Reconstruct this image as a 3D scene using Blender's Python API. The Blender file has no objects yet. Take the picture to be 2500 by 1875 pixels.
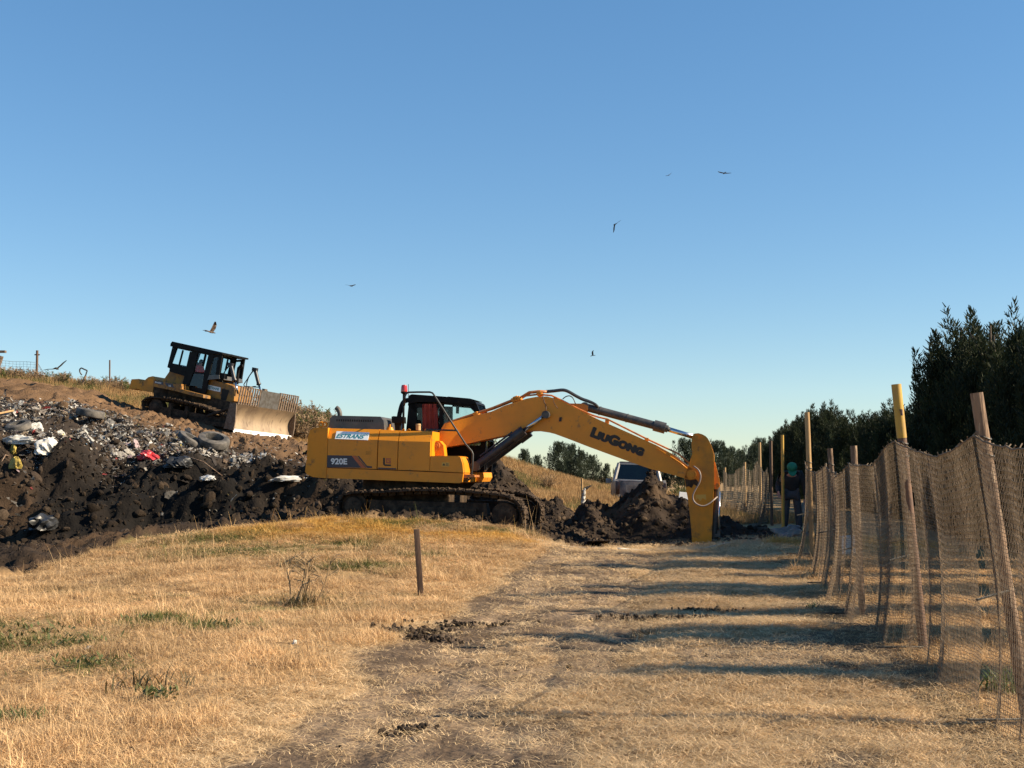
import bpy, bmesh, math, random
import numpy as np
from mathutils import Vector, Matrix, Euler

R = math.radians
random.seed(7)
rng = np.random.default_rng(11)
scene = bpy.context.scene
COL = scene.collection

# ------------------------------------------------------------------ camera, sky, sun
CAMZ, FPX = 1.6, 3000.0
PITCH = math.atan((1164 - 937.5) / FPX)
cam_d = bpy.data.cameras.new('camera')
cam = bpy.data.objects.new('camera', cam_d)
COL.objects.link(cam)
cam.location = (0, 0, CAMZ)
cam.rotation_euler = (R(90) + PITCH, 0, 0)
cam_d.sensor_width = 36
cam_d.lens = 36 * FPX / 2500
cam_d.clip_start = 0.1
cam_d.clip_end = 3000
scene.camera = cam

SUN_EL, SUN_AZ = R(31), R(-7)        # azimuth measured from +X; negative = towards the camera side
world = bpy.data.worlds.new('World')
scene.world = world
world.use_nodes = True
wt = world.node_tree
wt.nodes.clear()
sky = wt.nodes.new('ShaderNodeTexSky')
sky.sky_type = 'NISHITA'
sky.sun_disc = False
sky.sun_elevation = SUN_EL
sky.sun_rotation = R(90) - SUN_AZ
sky.air_density = 1.0
sky.dust_density = 0.0
sky.ozone_density = 2.4
bg = wt.nodes.new('ShaderNodeBackground')
bg.inputs['Strength'].default_value = 0.1
wo = wt.nodes.new('ShaderNodeOutputWorld')
hs = wt.nodes.new('ShaderNodeHueSaturation')
hs.inputs['Saturation'].default_value = 1.38
tn = wt.nodes.new('ShaderNodeMix'); tn.data_type = 'RGBA'; tn.blend_type = 'MULTIPLY'; tn.inputs[0].default_value = 1
tn.inputs[7].default_value = (0.90, 0.985, 1.05, 1)
gm = wt.nodes.new('ShaderNodeGamma'); gm.inputs['Gamma'].default_value = 0.72
wt.links.new(sky.outputs[0], gm.inputs['Color'])
wt.links.new(gm.outputs[0], hs.inputs['Color'])
wt.links.new(hs.outputs[0], tn.inputs[6])
wt.links.new(tn.outputs[2], bg.inputs['Color'])
wt.links.new(bg.outputs[0], wo.inputs['Surface'])

sun_d = bpy.data.lights.new('sun', 'SUN')
sun_d.energy = 5.0
sun_d.angle = R(0.53)
sun_d.color = (1.0, 0.84, 0.61)
sun = bpy.data.objects.new('sun', sun_d)
COL.objects.link(sun)
SDIR = Vector((math.cos(SUN_EL) * math.cos(SUN_AZ), math.cos(SUN_EL) * math.sin(SUN_AZ), math.sin(SUN_EL)))
sun.rotation_euler = SDIR.to_track_quat('Z', 'Y').to_euler()
sun.location = (40, -5, 40)

scene.view_settings.view_transform = 'Standard'
scene.view_settings.look = 'None'
scene.view_settings.exposure = 1.16
scene.view_settings.gamma = 1.0
scene.render.engine = 'CYCLES'
scene.cycles.max_bounces = 6
scene.cycles.transparent_max_bounces = 24
scene.cycles.caustics_reflective = False
scene.cycles.caustics_refractive = False

# ------------------------------------------------------------------ helpers: rays, frames, noise
CP, SP = math.cos(PITCH), math.sin(PITCH)
CAM = Vector((0, 0, CAMZ))


def ray(px, py):
    a, b = (px - 1250) / FPX, (937.5 - py) / FPX
    return Vector((a, CP - b * SP, SP + b * CP))


def at(px, py, Y):
    d = ray(px, py)
    return CAM + d * (Y / d.y)


def at12(x, y, Y):           # coordinates as read on the 2212-pixel view
    return at(x * 2500 / 2212, y * 2500 / 2212, Y)


class Frame:
    """A local frame: u forward, v to the machine's left, w up."""
    def __init__(s, o, u, v):
        s.o = Vector(o)
        s.u = Vector(u).normalized()
        s.w = s.u.cross(Vector(v)).normalized()
        s.v = s.w.cross(s.u).normalized()

    def matrix(s):
        m = Matrix((s.u, s.v, s.w)).transposed().to_4x4()
        m.translation = s.o
        return m

    def loc(s, p):
        d = Vector(p) - s.o
        return Vector((d.dot(s.u), d.dot(s.v), d.dot(s.w)))

    def on_v(s, px, py, v):
        d = ray(px, py)
        t = (v - (CAM - s.o).dot(s.v)) / d.dot(s.v)
        return s.loc(CAM + d * t)

    def on_u(s, px, py, u):
        d = ray(px, py)
        t = (u - (CAM - s.o).dot(s.u)) / d.dot(s.u)
        return s.loc(CAM + d * t)


def _hash(ix, iy, seed):
    h = (ix.astype(np.int64) * 374761393 + iy.astype(np.int64) * 668265263 + seed * 974711) & 0x7fffffff
    h = ((h ^ (h >> 13)) * 1274126177) & 0x7fffffff
    h = h ^ (h >> 16)
    return (h & 0xffff) / 65535.0


def vnoise(x, y, seed=0):
    x = np.asarray(x, float); y = np.asarray(y, float)
    ix, iy = np.floor(x), np.floor(y)
    fx, fy = x - ix, y - iy
    fx = fx * fx * (3 - 2 * fx); fy = fy * fy * (3 - 2 * fy)
    a = _hash(ix, iy, seed); b = _hash(ix + 1, iy, seed)
    c = _hash(ix, iy + 1, seed); d = _hash(ix + 1, iy + 1, seed)
    return (a + (b - a) * fx) * (1 - fy) + (c + (d - c) * fx) * fy


def fbm(x, y, oct=4, seed=0, gain=0.5):
    s = 0; amp = 1; tot = 0
    for k in range(oct):
        s = s + amp * vnoise(x * 2 ** k + 17.3 * k, y * 2 ** k - 9.1 * k, seed + k)
        tot += amp; amp *= gain
    return s / tot


def billow(x, y, oct=4, seed=0, gain=0.55):
    s = 0; amp = 1; tot = 0
    for k in range(oct):
        s = s + amp * (1 - np.abs(2 * vnoise(x * 2 ** k + 5.3 * k, y * 2 ** k + 3.1 * k, seed + k) - 1))
        tot += amp; amp *= gain
    return s / tot


def sstep(a, b, x):
    t = np.clip((x - a) / (b - a), 0, 1)
    return t * t * (3 - 2 * t)


# ------------------------------------------------------------------ helpers: objects
def tag(o, label=None, cat=None, group=None, kind=None):
    if label: o['label'] = label
    if cat: o['category'] = cat
    if group: o['group'] = group
    if kind: o['kind'] = kind
    return o


def empty(name, loc=(0, 0, 0), label=None, cat=None, group=None, matrix=None):
    o = bpy.data.objects.new(name, None)
    COL.objects.link(o)
    if matrix is not None: o.matrix_world = matrix
    else: o.location = loc
    o.empty_display_size = 0.2
    return tag(o, label, cat, group)


def copy_tree(o, parent=None):
    c = o.copy(); COL.objects.link(c)
    if parent: c.parent = parent
    for ch in list(o.children): copy_tree(ch, c)
    return c


class B:
    """Collects shapes and links them as one mesh object."""
    def __init__(s):
        s.bm = bmesh.new()

    def poly(s, a, b):
        """closed solid between two matching loops of 3-D points"""
        va = [s.bm.verts.new(p) for p in a]; vb = [s.bm.verts.new(p) for p in b]
        n = len(a); fs = []
        fs.append(s.bm.faces.new(va[::-1])); fs.append(s.bm.faces.new(vb))
        for i in range(n):
            j = (i + 1) % n
            fs.append(s.bm.faces.new((va[i], va[j], vb[j], vb[i])))
        return fs

    def face(s, pts):
        return s.bm.faces.new([s.bm.verts.new(p) for p in pts])

    def box(s, c, size, rot=None):
        m = Matrix.Translation(c) @ (rot.to_4x4() if rot is not None else Matrix()) @ Matrix.Diagonal((*size, 1))
        bmesh.ops.create_cube(s.bm, size=1, matrix=m)

    def bar(s, p, q, w, h, up=(0, 0, 1)):
        p, q = Vector(p), Vector(q); d = q - p
        z = Vector(up); x = d.normalized(); y = z.cross(x)
        if y.length < 1e-4: y = Vector((0, 1, 0))
        y.normalize(); z = x.cross(y)
        rot = Matrix((x, y, z)).transposed()
        s.box((p + q) / 2, (d.length, w, h), rot)

    def cyl(s, p, q, r, r2=None, seg=16):
        p, q = Vector(p), Vector(q); d = q - p
        rot = d.to_track_quat('Z', 'Y').to_matrix().to_4x4()
        bmesh.ops.create_cone(s.bm, cap_ends=True, segments=seg, radius1=r, radius2=r if r2 is None else r2,
                              depth=d.length, matrix=Matrix.Translation((p + q) / 2) @ rot)

    def tube(s, pts, r, seg=8, smooth_n=0):
        pts = [Vector(p) for p in pts]
        if smooth_n:
            pts = catmull(pts, smooth_n)
        rs = r if isinstance(r, (list, tuple)) else [r] * len(pts)
        if len(rs) != len(pts):
            rs = list(np.interp(np.linspace(0, 1, len(pts)), np.linspace(0, 1, len(rs)), rs))
        rings = []; prev = None
        for i, p in enumerate(pts):
            t = (pts[min(i + 1, len(pts) - 1)] - pts[max(i - 1, 0)]).normalized()
            if prev is None:
                x = t.orthogonal().normalized()
            else:
                x = (prev - t * prev.dot(t)).normalized()
            prev = x; y = t.cross(x)
            rings.append([s.bm.verts.new(p + (x * math.cos(a) + y * math.sin(a)) * rs[i])
                          for a in [2 * math.pi * k / seg for k in range(seg)]])
        for a, b in zip(rings, rings[1:]):
            for k in range(seg):
                l = (k + 1) % seg
                s.bm.faces.new((a[k], a[l], b[l], b[k]))
        s.bm.faces.new(rings[0][::-1]); s.bm.faces.new(rings[-1])

    def lathe(s, o, axis, prof, seg=20):
        """prof: list of (distance along the axis, radius)"""
        o = Vector(o); axis = Vector(axis).normalized(); x = axis.orthogonal().normalized(); y = axis.cross(x)
        rings = [[s.bm.verts.new(o + axis * h + (x * math.cos(2 * math.pi * k / seg) + y * math.sin(2 * math.pi * k / seg)) * max(r, 1e-4))
                  for k in range(seg)] for h, r in prof]
        for a, b in zip(rings, rings[1:]):
            for k in range(seg):
                l = (k + 1) % seg
                s.bm.faces.new((a[k], a[l], b[l], b[k]))
        s.bm.faces.new(rings[0][::-1]); s.bm.faces.new(rings[-1])

    def ball(s, c, r, sub=2, sc=(1, 1, 1)):
        m = Matrix.Translation(c) @ Matrix.Diagonal((*sc, 1))
        bmesh.ops.create_icosphere(s.bm, subdivisions=sub, radius=r, matrix=m)

    def bevel(s, off, seg=2, ang=25):
        es = [e for e in s.bm.edges if len(e.link_faces) == 2 and e.calc_face_angle(0) > R(ang)]
        bmesh.ops.bevel(s.bm, geom=es, offset=off, segments=seg, affect='EDGES', clamp_overlap=True, profile=0.6)

    def build(s, name, mat, parent=None, smooth=None, fix=True):
        if fix: bmesh.ops.recalc_face_normals(s.bm, faces=s.bm.faces)
        me = bpy.data.meshes.new(name)
        s.bm.to_mesh(me); s.bm.free()
        if mat: me.materials.append(mat)
        if smooth:
            for p in me.polygons: p.use_smooth = True
            if smooth is not True: me.set_sharp_from_angle(angle=R(smooth))
        o = bpy.data.objects.new(name, me); COL.objects.link(o)
        if parent: o.parent = parent
        return o


def catmull(pts, n):
    out = []
    P = [pts[0] * 2 - pts[1]] + pts + [pts[-1] * 2 - pts[-2]]
    for i in range(1, len(P) - 2):
        for k in range(n):
            t = k / n
            a, b, c, d = P[i - 1], P[i], P[i + 1], P[i + 2]
            out.append(0.5 * (2 * b + (c - a) * t + (2 * a - 5 * b + 4 * c - d) * t * t + (3 * b - a - 3 * c + d) * t ** 3))
    out.append(pts[-1])
    return out


def mesh_np(name, V, F, mat, parent=None, smooth=False, link=True):
    """V (n,3), F (m,k) arrays"""
    me = bpy.data.meshes.new(name)
    V = np.asarray(V, np.float32); F = np.asarray(F, np.int32)
    me.vertices.add(len(V)); me.vertices.foreach_set('co', V.ravel())
    k = F.shape[1]
    me.loops.add(F.size); me.loops.foreach_set('vertex_index', F.ravel())
    me.polygons.add(len(F)); me.polygons.foreach_set('loop_start', np.arange(0, F.size, k, dtype=np.int32))
    me.update(calc_edges=True)
    if smooth: me.polygons.foreach_set('use_smooth', np.ones(len(F), bool))
    if mat: me.materials.append(mat)
    o = bpy.data.objects.new(name, me)
    if link: COL.objects.link(o)
    if parent: o.parent = parent
    return o


# ------------------------------------------------------------------ materials
def nt(name):
    m = bpy.data.materials.new(name); m.use_nodes = True
    n = m.node_tree.nodes; n.clear()
    return m, n, m.node_tree.links


def mat(name, col, rough=0.6, metal=0.0, col2=None, scale=6.0, lo=0.4, hi=0.65, bump=0.0, bscale=40.0,
        detail=6, col3=None, scale3=30.0, lo3=0.55, hi3=0.7, spec=0.5, stretch=(1, 1, 1), transl=0.0, attr=None, attr_mix=1.0):
    m, n, L = nt(name)
    out = n.new('ShaderNodeOutputMaterial'); p = n.new('ShaderNodeBsdfPrincipled')
    p.inputs['Roughness'].default_value = rough; p.inputs['Metallic'].default_value = metal
    p.inputs['Specular IOR Level'].default_value = spec
    tc = n.new('ShaderNodeTexCoord'); mp = n.new('ShaderNodeMapping')
    mp.inputs['Scale'].default_value = stretch
    L.new(tc.outputs['Object'], mp.inputs['Vector'])
    base = None
    if attr:
        a = n.new('ShaderNodeAttribute'); a.attribute_name = attr[1]; a.attribute_type = attr[0]
        base = a.outputs['Color']

    def layer(src, c, sc, l, h):
        t = n.new('ShaderNodeTexNoise'); t.inputs['Scale'].default_value = sc; t.inputs['Detail'].default_value = detail
        t.inputs['Roughness'].default_value = 0.62
        L.new(mp.outputs[0], t.inputs['Vector'])
        r = n.new('ShaderNodeMapRange'); r.inputs[1].default_value = l; r.inputs[2].default_value = h
        L.new(t.outputs[0], r.inputs[0])
        x = n.new('ShaderNodeMix'); x.data_type = 'RGBA'
        L.new(r.outputs[0], x.inputs[0])
        if src is None: x.inputs[6].default_value = (*col, 1)
        else: L.new(src, x.inputs[6])
        if attr:
            mm = n.new('ShaderNodeMix'); mm.data_type = 'RGBA'; mm.blend_type = 'MULTIPLY'; mm.inputs[0].default_value = 1
            L.new(src, mm.inputs[6]); mm.inputs[7].default_value = (*c, 1)
            L.new(mm.outputs[2], x.inputs[7])
        else:
            x.inputs[7].default_value = (*c, 1)
        return x.outputs[2]
    if col2: base = layer(base, col2, scale, lo, hi)
    if col3: base = layer(base, col3, scale3, lo3, hi3)
    if base is None: p.inputs['Base Color'].default_value = (*col, 1)
    else: L.new(base, p.inputs['Base Color'])
    if bump:
        t = n.new('ShaderNodeTexNoise'); t.inputs['Scale'].default_value = bscale; t.inputs['Detail'].default_value = 8
        L.new(mp.outputs[0], t.inputs['Vector'])
        b = n.new('ShaderNodeBump'); b.inputs['Strength'].default_value = min(1, bump); b.inputs['Distance'].default_value = 0.02 * max(1, bump)
        L.new(t.outputs[0], b.inputs['Height']); L.new(b.outputs[0], p.inputs['Normal'])
    if transl:
        tr = n.new('ShaderNodeBsdfTranslucent'); ms = n.new('ShaderNodeMixShader'); ms.inputs[0].default_value = transl
        if base is None: tr.inputs[0].default_value = (*col, 1)
        else: L.new(base, tr.inputs[0])
        L.new(p.outputs[0], ms.inputs[1]); L.new(tr.outputs[0], ms.inputs[2]); L.new(ms.outputs[0], out.inputs[0])
    else:
        L.new(p.outputs[0], out.inputs[0])
    return m


def glass_mat(name, tint, refl=0.12, rough=0.02):
    m, n, L = nt(name)
    out = n.new('ShaderNodeOutputMaterial'); t = n.new('ShaderNodeBsdfTransparent'); g = n.new('ShaderNodeBsdfGlossy')
    t.inputs[0].default_value = (*tint, 1); g.inputs['Roughness'].default_value = rough
    x = n.new('ShaderNodeMixShader'); x.inputs[0].default_value = refl
    L.new(t.outputs[0], x.inputs[1]); L.new(g.outputs[0], x.inputs[2]); L.new(x.outputs[0], out.inputs[0])
    return m


YEL = (0.66, 0.235, 0.005)
M = {}
M['yellow'] = mat('machine_yellow', YEL, 0.42, col2=(0.52, 0.19, 0.008), scale=2.2, lo=0.45, hi=0.8, col3=(0.19, 0.095, 0.03), scale3=6, lo3=0.6, hi3=0.76, bump=0.04, bscale=25)
M['yellow_dirty'] = mat('machine_yellow_muddy', YEL, 0.6, col2=(0.36, 0.15, 0.015), scale=1.4, lo=0.42, hi=0.66, col3=(0.11, 0.06, 0.022), scale3=3.2, lo3=0.6, hi3=0.72, bump=0.12)
M['dozer_yellow'] = mat('dozer_yellow', (0.36, 0.155, 0.014), 0.65, col2=(0.20, 0.10, 0.028), scale=2.2, lo=0.38, hi=0.62, col3=(0.06, 0.04, 0.025), scale3=5, lo3=0.54, hi3=0.66, bump=0.15)
M['black'] = mat('black_paint', (0.005, 0.005, 0.006), 0.5, col2=(0.012, 0.011, 0.010), scale=5, spec=0.1)
M['seam'] = mat('dark_recess', (0.01, 0.008, 0.006), 0.8)
M['hood_grey'] = mat('dark_grey_plastic', (0.055, 0.056, 0.058), 0.38, col2=(0.09, 0.085, 0.08), scale=4)
M['cyl'] = mat('cylinder_dark', (0.03, 0.031, 0.034), 0.5, col2=(0.075, 0.07, 0.064), scale=6, bump=0.1)
M['navy_cyl'] = mat('cylinder_navy', (0.012, 0.013, 0.02), 0.42, col2=(0.035, 0.033, 0.036), scale=6)
M['chrome'] = mat('chrome_rod', (0.5, 0.5, 0.52), 0.2, 1.0)
M['orange_pipe'] = mat('pipe_orange', (0.50, 0.17, 0.035), 0.45, col2=(0.22, 0.09, 0.03), scale=9)
M['hose'] = mat('rubber_hose', (0.015, 0.015, 0.016), 0.5)
M['hose_grey'] = mat('hose_pale', (0.22, 0.18, 0.16), 0.5)
M['mud_steel'] = mat('muddy_steel', (0.028, 0.02, 0.015), 0.9, spec=0.15, col2=(0.085, 0.058, 0.038), scale=5, col3=(0.012, 0.010, 0.009), scale3=18, bump=0.6, bscale=22)
M['grey_steel'] = mat('worn_steel', (0.10, 0.095, 0.09), 0.6, 0.3, col2=(0.06, 0.05, 0.04), scale=6, bump=0.2)
M['blade_steel'] = mat('blade_face', (0.30, 0.22, 0.14), 0.6, 0.2, col2=(0.17, 0.12, 0.08), scale=1.3, lo=0.42, hi=0.62, col3=(0.12, 0.08, 0.05), scale3=5, lo3=0.55, hi3=0.7, bump=0.4, bscale=14, stretch=(1, 1, 0.5))
M['edge_white'] = mat('scoured_edge', (0.78, 0.76, 0.72), 0.35, 0.2, col2=(0.5, 0.46, 0.4), scale=4, lo=0.55, hi=0.7)
M['rust'] = mat('rusty_steel', (0.17, 0.12, 0.085), 0.75, 0.2, col2=(0.10, 0.06, 0.035), scale=7, col3=(0.26, 0.22, 0.18), scale3=20, bump=0.2)
M['glass'] = glass_mat('cab_glass', (0.9, 0.95, 0.95), 0.025)
M['glass_dark'] = glass_mat('tinted_glass', (0.16, 0.2, 0.2), 0.05)
M['plate'] = mat('white_plate', (0.72, 0.76, 0.78), 0.4, col2=(0.55, 0.56, 0.55), scale=8, lo=0.55, hi=0.75)
M['teal'] = mat('teal_lettering', (0.01, 0.19, 0.22), 0.5)
M['navy'] = mat('navy_decal', (0.018, 0.02, 0.045), 0.45, col2=(0.04, 0.035, 0.04), scale=6)
M['white'] = mat('white_lettering', (0.72, 0.72, 0.7), 0.5)
M['ink'] = mat('black_lettering', (0.012, 0.008, 0.006), 0.5)
M['stripe'] = mat('orange_stripe', (0.42, 0.10, 0.03), 0.5)
M['sticker'] = mat('yellow_sticker', (0.6, 0.33, 0.05), 0.5)
M['red_lamp'] = mat('red_lens', (0.42, 0.03, 0.025), 0.12, spec=0.8)
M['curtain'] = mat('red_cloth', (0.42, 0.075, 0.05), 0.9, col2=(0.3, 0.05, 0.04), scale=8, transl=0.35)
M['rubber'] = mat('tyre_rubber', (0.03, 0.03, 0.03), 0.8, col2=(0.16, 0.14, 0.12), scale=4, lo=0.4, hi=0.7, bump=0.2)
M['skin'] = mat('skin', (0.34, 0.17, 0.11), 0.55)
M['truck'] = mat('weathered_truck_paint', (0.06, 0.057, 0.06), 0.45, col2=(0.22, 0.19, 0.17), scale=3, col3=(0.14, 0.09, 0.06), scale3=9, lo3=0.58, hi3=0.7)
M['truck_white'] = mat('pale_truck_paint', (0.34, 0.33, 0.32), 0.4, col2=(0.24, 0.22, 0.21), scale=4)
M['tail'] = mat('tail_lamp_lens', (0.035, 0.012, 0.01), 0.25, col2=(0.02, 0.01, 0.008), scale=12)
M['wood'] = mat('weathered_wood', (0.23, 0.145, 0.09), 0.85, col2=(0.10, 0.06, 0.04), scale=4, lo=0.45, hi=0.55, col3=(0.34, 0.25, 0.17), scale3=12, lo3=0.55, hi3=0.62, bump=0.4, bscale=30, stretch=(4, 4, 0.5))
M['wood_dark'] = mat('dark_wood', (0.13, 0.075, 0.045), 0.8, col2=(0.075, 0.045, 0.03), scale=5, bump=0.3, bscale=30, stretch=(4, 4, 0.5))
M['wood_pale'] = mat('pale_wood', (0.42, 0.27, 0.12), 0.75, col2=(0.3, 0.18, 0.08), scale=5, stretch=(4, 4, 0.5), bump=0.2)
M['pole_yellow'] = mat('yellow_painted_pole', (0.45, 0.27, 0.035), 0.65, col2=(0.33, 0.20, 0.05), scale=6, col3=(0.3, 0.2, 0.1), scale3=18, stretch=(3, 3, 0.7))
M['pole_brown'] = mat('brown_rusted_pole', (0.10, 0.055, 0.04), 0.75, col2=(0.16, 0.085, 0.05), scale=7, bump=0.2)
M['wire'] = mat('dark_wire', (0.02, 0.018, 0.016), 0.6)
M['net'] = mat('net_twine', (0.245, 0.18, 0.12), 0.9, col2=(0.17, 0.122, 0.082), scale=1.3, transl=0.25)
M['net_grey'] = mat('net_twine_grey', (0.22, 0.175, 0.125), 0.9, col2=(0.15, 0.12, 0.085), scale=1.5, transl=0.25)
M['bark'] = mat('bark', (0.10, 0.075, 0.055), 0.9, col2=(0.05, 0.04, 0.03), scale=8, bump=0.4)
M['rope'] = mat('pale_rope', (0.5, 0.47, 0.42), 0.7)
M['white_plastic'] = mat('white_plastic', (0.72, 0.72, 0.7), 0.4, col2=(0.55, 0.52, 0.48), scale=6, lo=0.55, hi=0.75)
M['bag_white'] = mat('white_sheeting', (0.62, 0.62, 0.6), 0.5, col2=(0.42, 0.4, 0.36), scale=4, transl=0.2)
M['bag_red'] = mat('red_sack', (0.55, 0.05, 0.06), 0.5, col2=(0.62, 0.5, 0.48), scale=5, lo=0.55, hi=0.62, transl=0.15)
M['bag_yellow'] = mat('yellow_sheeting', (0.45, 0.33, 0.06), 0.5, col2=(0.3, 0.22, 0.06), scale=4, transl=0.2)
M['bag_black'] = mat('black_sheeting', (0.010, 0.011, 0.013), 0.45, col2=(0.03, 0.03, 0.03), scale=4)
M['sack_grey'] = mat('grey_sacking', (0.13, 0.135, 0.15), 0.8, col2=(0.2, 0.2, 0.2), scale=5)
M['jacket'] = mat('dark_jacket', (0.009, 0.0095, 0.011), 0.85, col2=(0.02, 0.02, 0.022), scale=8)
M['trousers'] = mat('grey_trousers', (0.045, 0.05, 0.062), 0.85, col2=(0.03, 0.032, 0.038), scale=8)
M['green_cap'] = mat('green_cap_cloth', (0.008, 0.16, 0.09), 0.75)
M['red_shirt'] = mat('red_shirt', (0.62, 0.04, 0.035), 0.8)
M['tan_trousers'] = mat('tan_trousers', (0.2, 0.17, 0.13), 0.85)
M['feather'] = mat('dark_feathers', (0.02, 0.017, 0.015), 0.8)
M['feather_brown'] = mat('brown_feathers', (0.13, 0.075, 0.045), 0.8, col2=(0.05, 0.03, 0.02), scale=8, lo=0.45, hi=0.55, col3=(0.35, 0.29, 0.23), scale3=5, lo3=0.58, hi3=0.66)
M['instanced'] = mat('plant_litter', (1, 1, 1), 0.75, col2=(0.72, 0.7, 0.68), scale=6, attr=('INSTANCER', 'tint'), transl=0.3, spec=0.2)
M['instanced_soil'] = mat('soil_clod', (1, 1, 1), 0.95, col2=(0.6, 0.58, 0.55), scale=3, col3=(1.4, 1.35, 1.3), scale3=11, attr=('INSTANCER', 'tint'), bump=0.9, bscale=9, spec=0.15)
M['ground'] = mat('ground_surface', (1, 1, 1), 0.95, col2=(0.66, 0.64, 0.62), scale=1.7, lo=0.35, hi=0.7, col3=(1.35, 1.32, 1.28), scale3=13, lo3=0.45, hi3=0.75, attr=('GEOMETRY', 'Col'), bump=1.6, bscale=16, spec=0.12)
#@@GROUND
# ------------------------------------------------------------------ terrain
DZ_O = at(270 + 830 * .22604, 780 + 1085 * .22604, 50.5)
DZ = Frame(DZ_O, (math.cos(R(22)), -math.sin(R(22)), -0.2), (.375, .927, -.035))
EX_O = at(700 + 1120 * .271248, 900 + 1385 * .271248, 28.4)
EX = Frame(EX_O, (math.cos(R(10)), -math.sin(R(10)), -0.012), (math.sin(R(10)), math.cos(R(10)), 0))

CT = []
for w in [(-10, 3, 0), (0, 3, 0), (6, 3, 0), (16, 3, 0), (-10, 9, 0), (-3, 9, 0), (0, 9, 0), (5, 9, 0), (16, 9, 0),
          (-14, 14, 0), (-7, 14, 0), (-3, 14, .05), (0, 14, .06), (4, 14, .07), (8, 14, .06), (16, 14, .06),
          (-5, 18, .12), (-2.5, 18, .13), (-.5, 18, .11), (2, 20, .14), (5, 20, .14), (3, 26, .22), (6, 26, .22), (4, 32, .3),
          (8, 32, .3), (10, 20, .14), (14, 28, .25), (6, 40, .36), (12, 40, .4), (22, 40, .4), (4, 38, .36), (8, 50, .3), (4.7, 45, .2), (4.5, 49, .22), (6.2, 46, .24), (3.6, 47, .3), (20, 60, .4),
          (-4.5, 27.6, .36), (.8, 27.3, .24), (-4, 31, .45), (1, 31, .35), (-22, 20, 0), (-28, 28, .4), (-32, 40, 3.6), (-34, 50, 6.2),
          (-34, 57, 6.8), (-30, 70, 5.6), (-22, 70, 4.6), (-14, 68, 3.4), (-6, 68, 2.0), (2, 68, 0.9), (8, 70, .4), (20, 75, .4), (-45, 60, 6)]:
    CT.append(w)
for p in [(0, 1250, 20.5), (300, 1162, 24.5), (200, 1190, 23.5), (560, 1134, 25.3), (700, 1127, 26), (900, 1129, 26), (1100, 1139, 26),
          (1190, 1172, 26), (600, 1200, 21), (0, 1205, 24.5), (0, 1180, 31.2), (250, 1165, 31.2), (400, 1152, 31.5), (650, 1112, 30.6),
          (-200, 1180, 31.2), (-200, 1010, 34.6), (0, 1012, 34.6), (200, 1017, 34.4), (400, 1042, 34.6), (600, 1052, 34), (700, 1062, 33.5),
          (0, 870, 42.5), (200, 897, 42.2), (430, 962, 41), (650, 1032, 39), (0, 940, 38.5), (250, 962, 38), (450, 1002, 38),
          (0, 842, 50), (200, 862, 50), (640, 975, 45), (330, 925, 45.5), (120, 862, 46),
          (-200, 812, 57), (0, 824, 57), (130, 834, 57), (240, 842, 57), (320, 852, 57), (480, 882, 57), (640, 908, 57), (720, 930, 57),
          (900, 962, 57), (1070, 988, 57), (1150, 1012, 57), (1250, 1042, 57), (1310, 1060, 57), (1400, 1066, 58), (1310, 1087, 40), (1150, 1082, 38.5), (1200, 1102, 36.5)]:
    CT.append(tuple(at12(*p)))
for u in (-2.4, 0, 2.6):
    for v in (-1.8, 1.8):
        CT.append(tuple(DZ.o + DZ.u * u + DZ.v * v - Vector((0, 0, .17))))
CT = np.array(CT, float)


def _rbf_fit():
    d = np.linalg.norm(CT[:, None, :2] - CT[None, :, :2], axis=2)
    n = len(CT)
    A = np.zeros((n + 3, n + 3)); A[:n, :n] = -d + np.eye(n) * -0.15
    Pm = np.c_[np.ones(n), CT[:, :2]]
    A[:n, n:] = Pm; A[n:, :n] = Pm.T
    return np.linalg.solve(A, np.r_[CT[:, 2], 0, 0, 0])


RBF = _rbf_fit()
YE_X = [-40, -30, -12, -9.2, -8.5, -8.0, -7.4, -5.2, -4, -.06, .8, 1.6, 2.2]
YE_Y = [15, 17, 18.5, 19.6, 20.8, 23.4, 24.6, 25.3, 26.0, 26.1, 26.3, 26.9, 30]


def zones(x, y):
    """soil mask, path mask, litter mask (0..1) of a point on the ground"""
    n = fbm(x * .9, y * .9, 3, 5) - .5
    ye = np.interp(x + n * 1.2, YE_X, YE_Y)
    xr = np.interp(y, [26, 31, 34, 38, 43, 48, 52], [2.2, 1.8, -1.5, -3.5, -5.5, -8.2, -9.6])
    yt = np.interp(x, [-40, -27, -22, -18.5, -16.5, -13, -9], [56.5, 55.5, 54.5, 53.0, 51.8, 52.3, 51])
    soil = sstep(-.25, .3, y - ye + n * 1.0) * sstep(-.4, .4, xr - x + n * 2) * sstep(-.5, .5, yt - y + n * 3)
    xl = np.interp(y, [5, 6.9, 12.5, 17.7, 22, 26, 29], [-2.5, -1.95, -1.2, -.35, .25, .8, 1.2])
    xf = 2.3 + .14 * y
    path = sstep(-.25, .25, x - xl + n * 1.3) * sstep(-.3, .5, xf - .2 - x + n) * sstep(31, 28, y)
    ylo = np.interp(x, [-40, -12, -8, -5], [34.9, 35.0, 35.3, 34.6]); yhi = np.interp(x, [-40, -16, -12, -7.5, -4.5], [42.8, 42.6, 41.4, 39.5, 37.5])
    lit = sstep(-.6, .5, y - ylo + n * 2.4) * sstep(-.7, .7, yhi - y + n * 3.5) * sstep(-3.6, -5.0, x)
    return soil, path, lit


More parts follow.
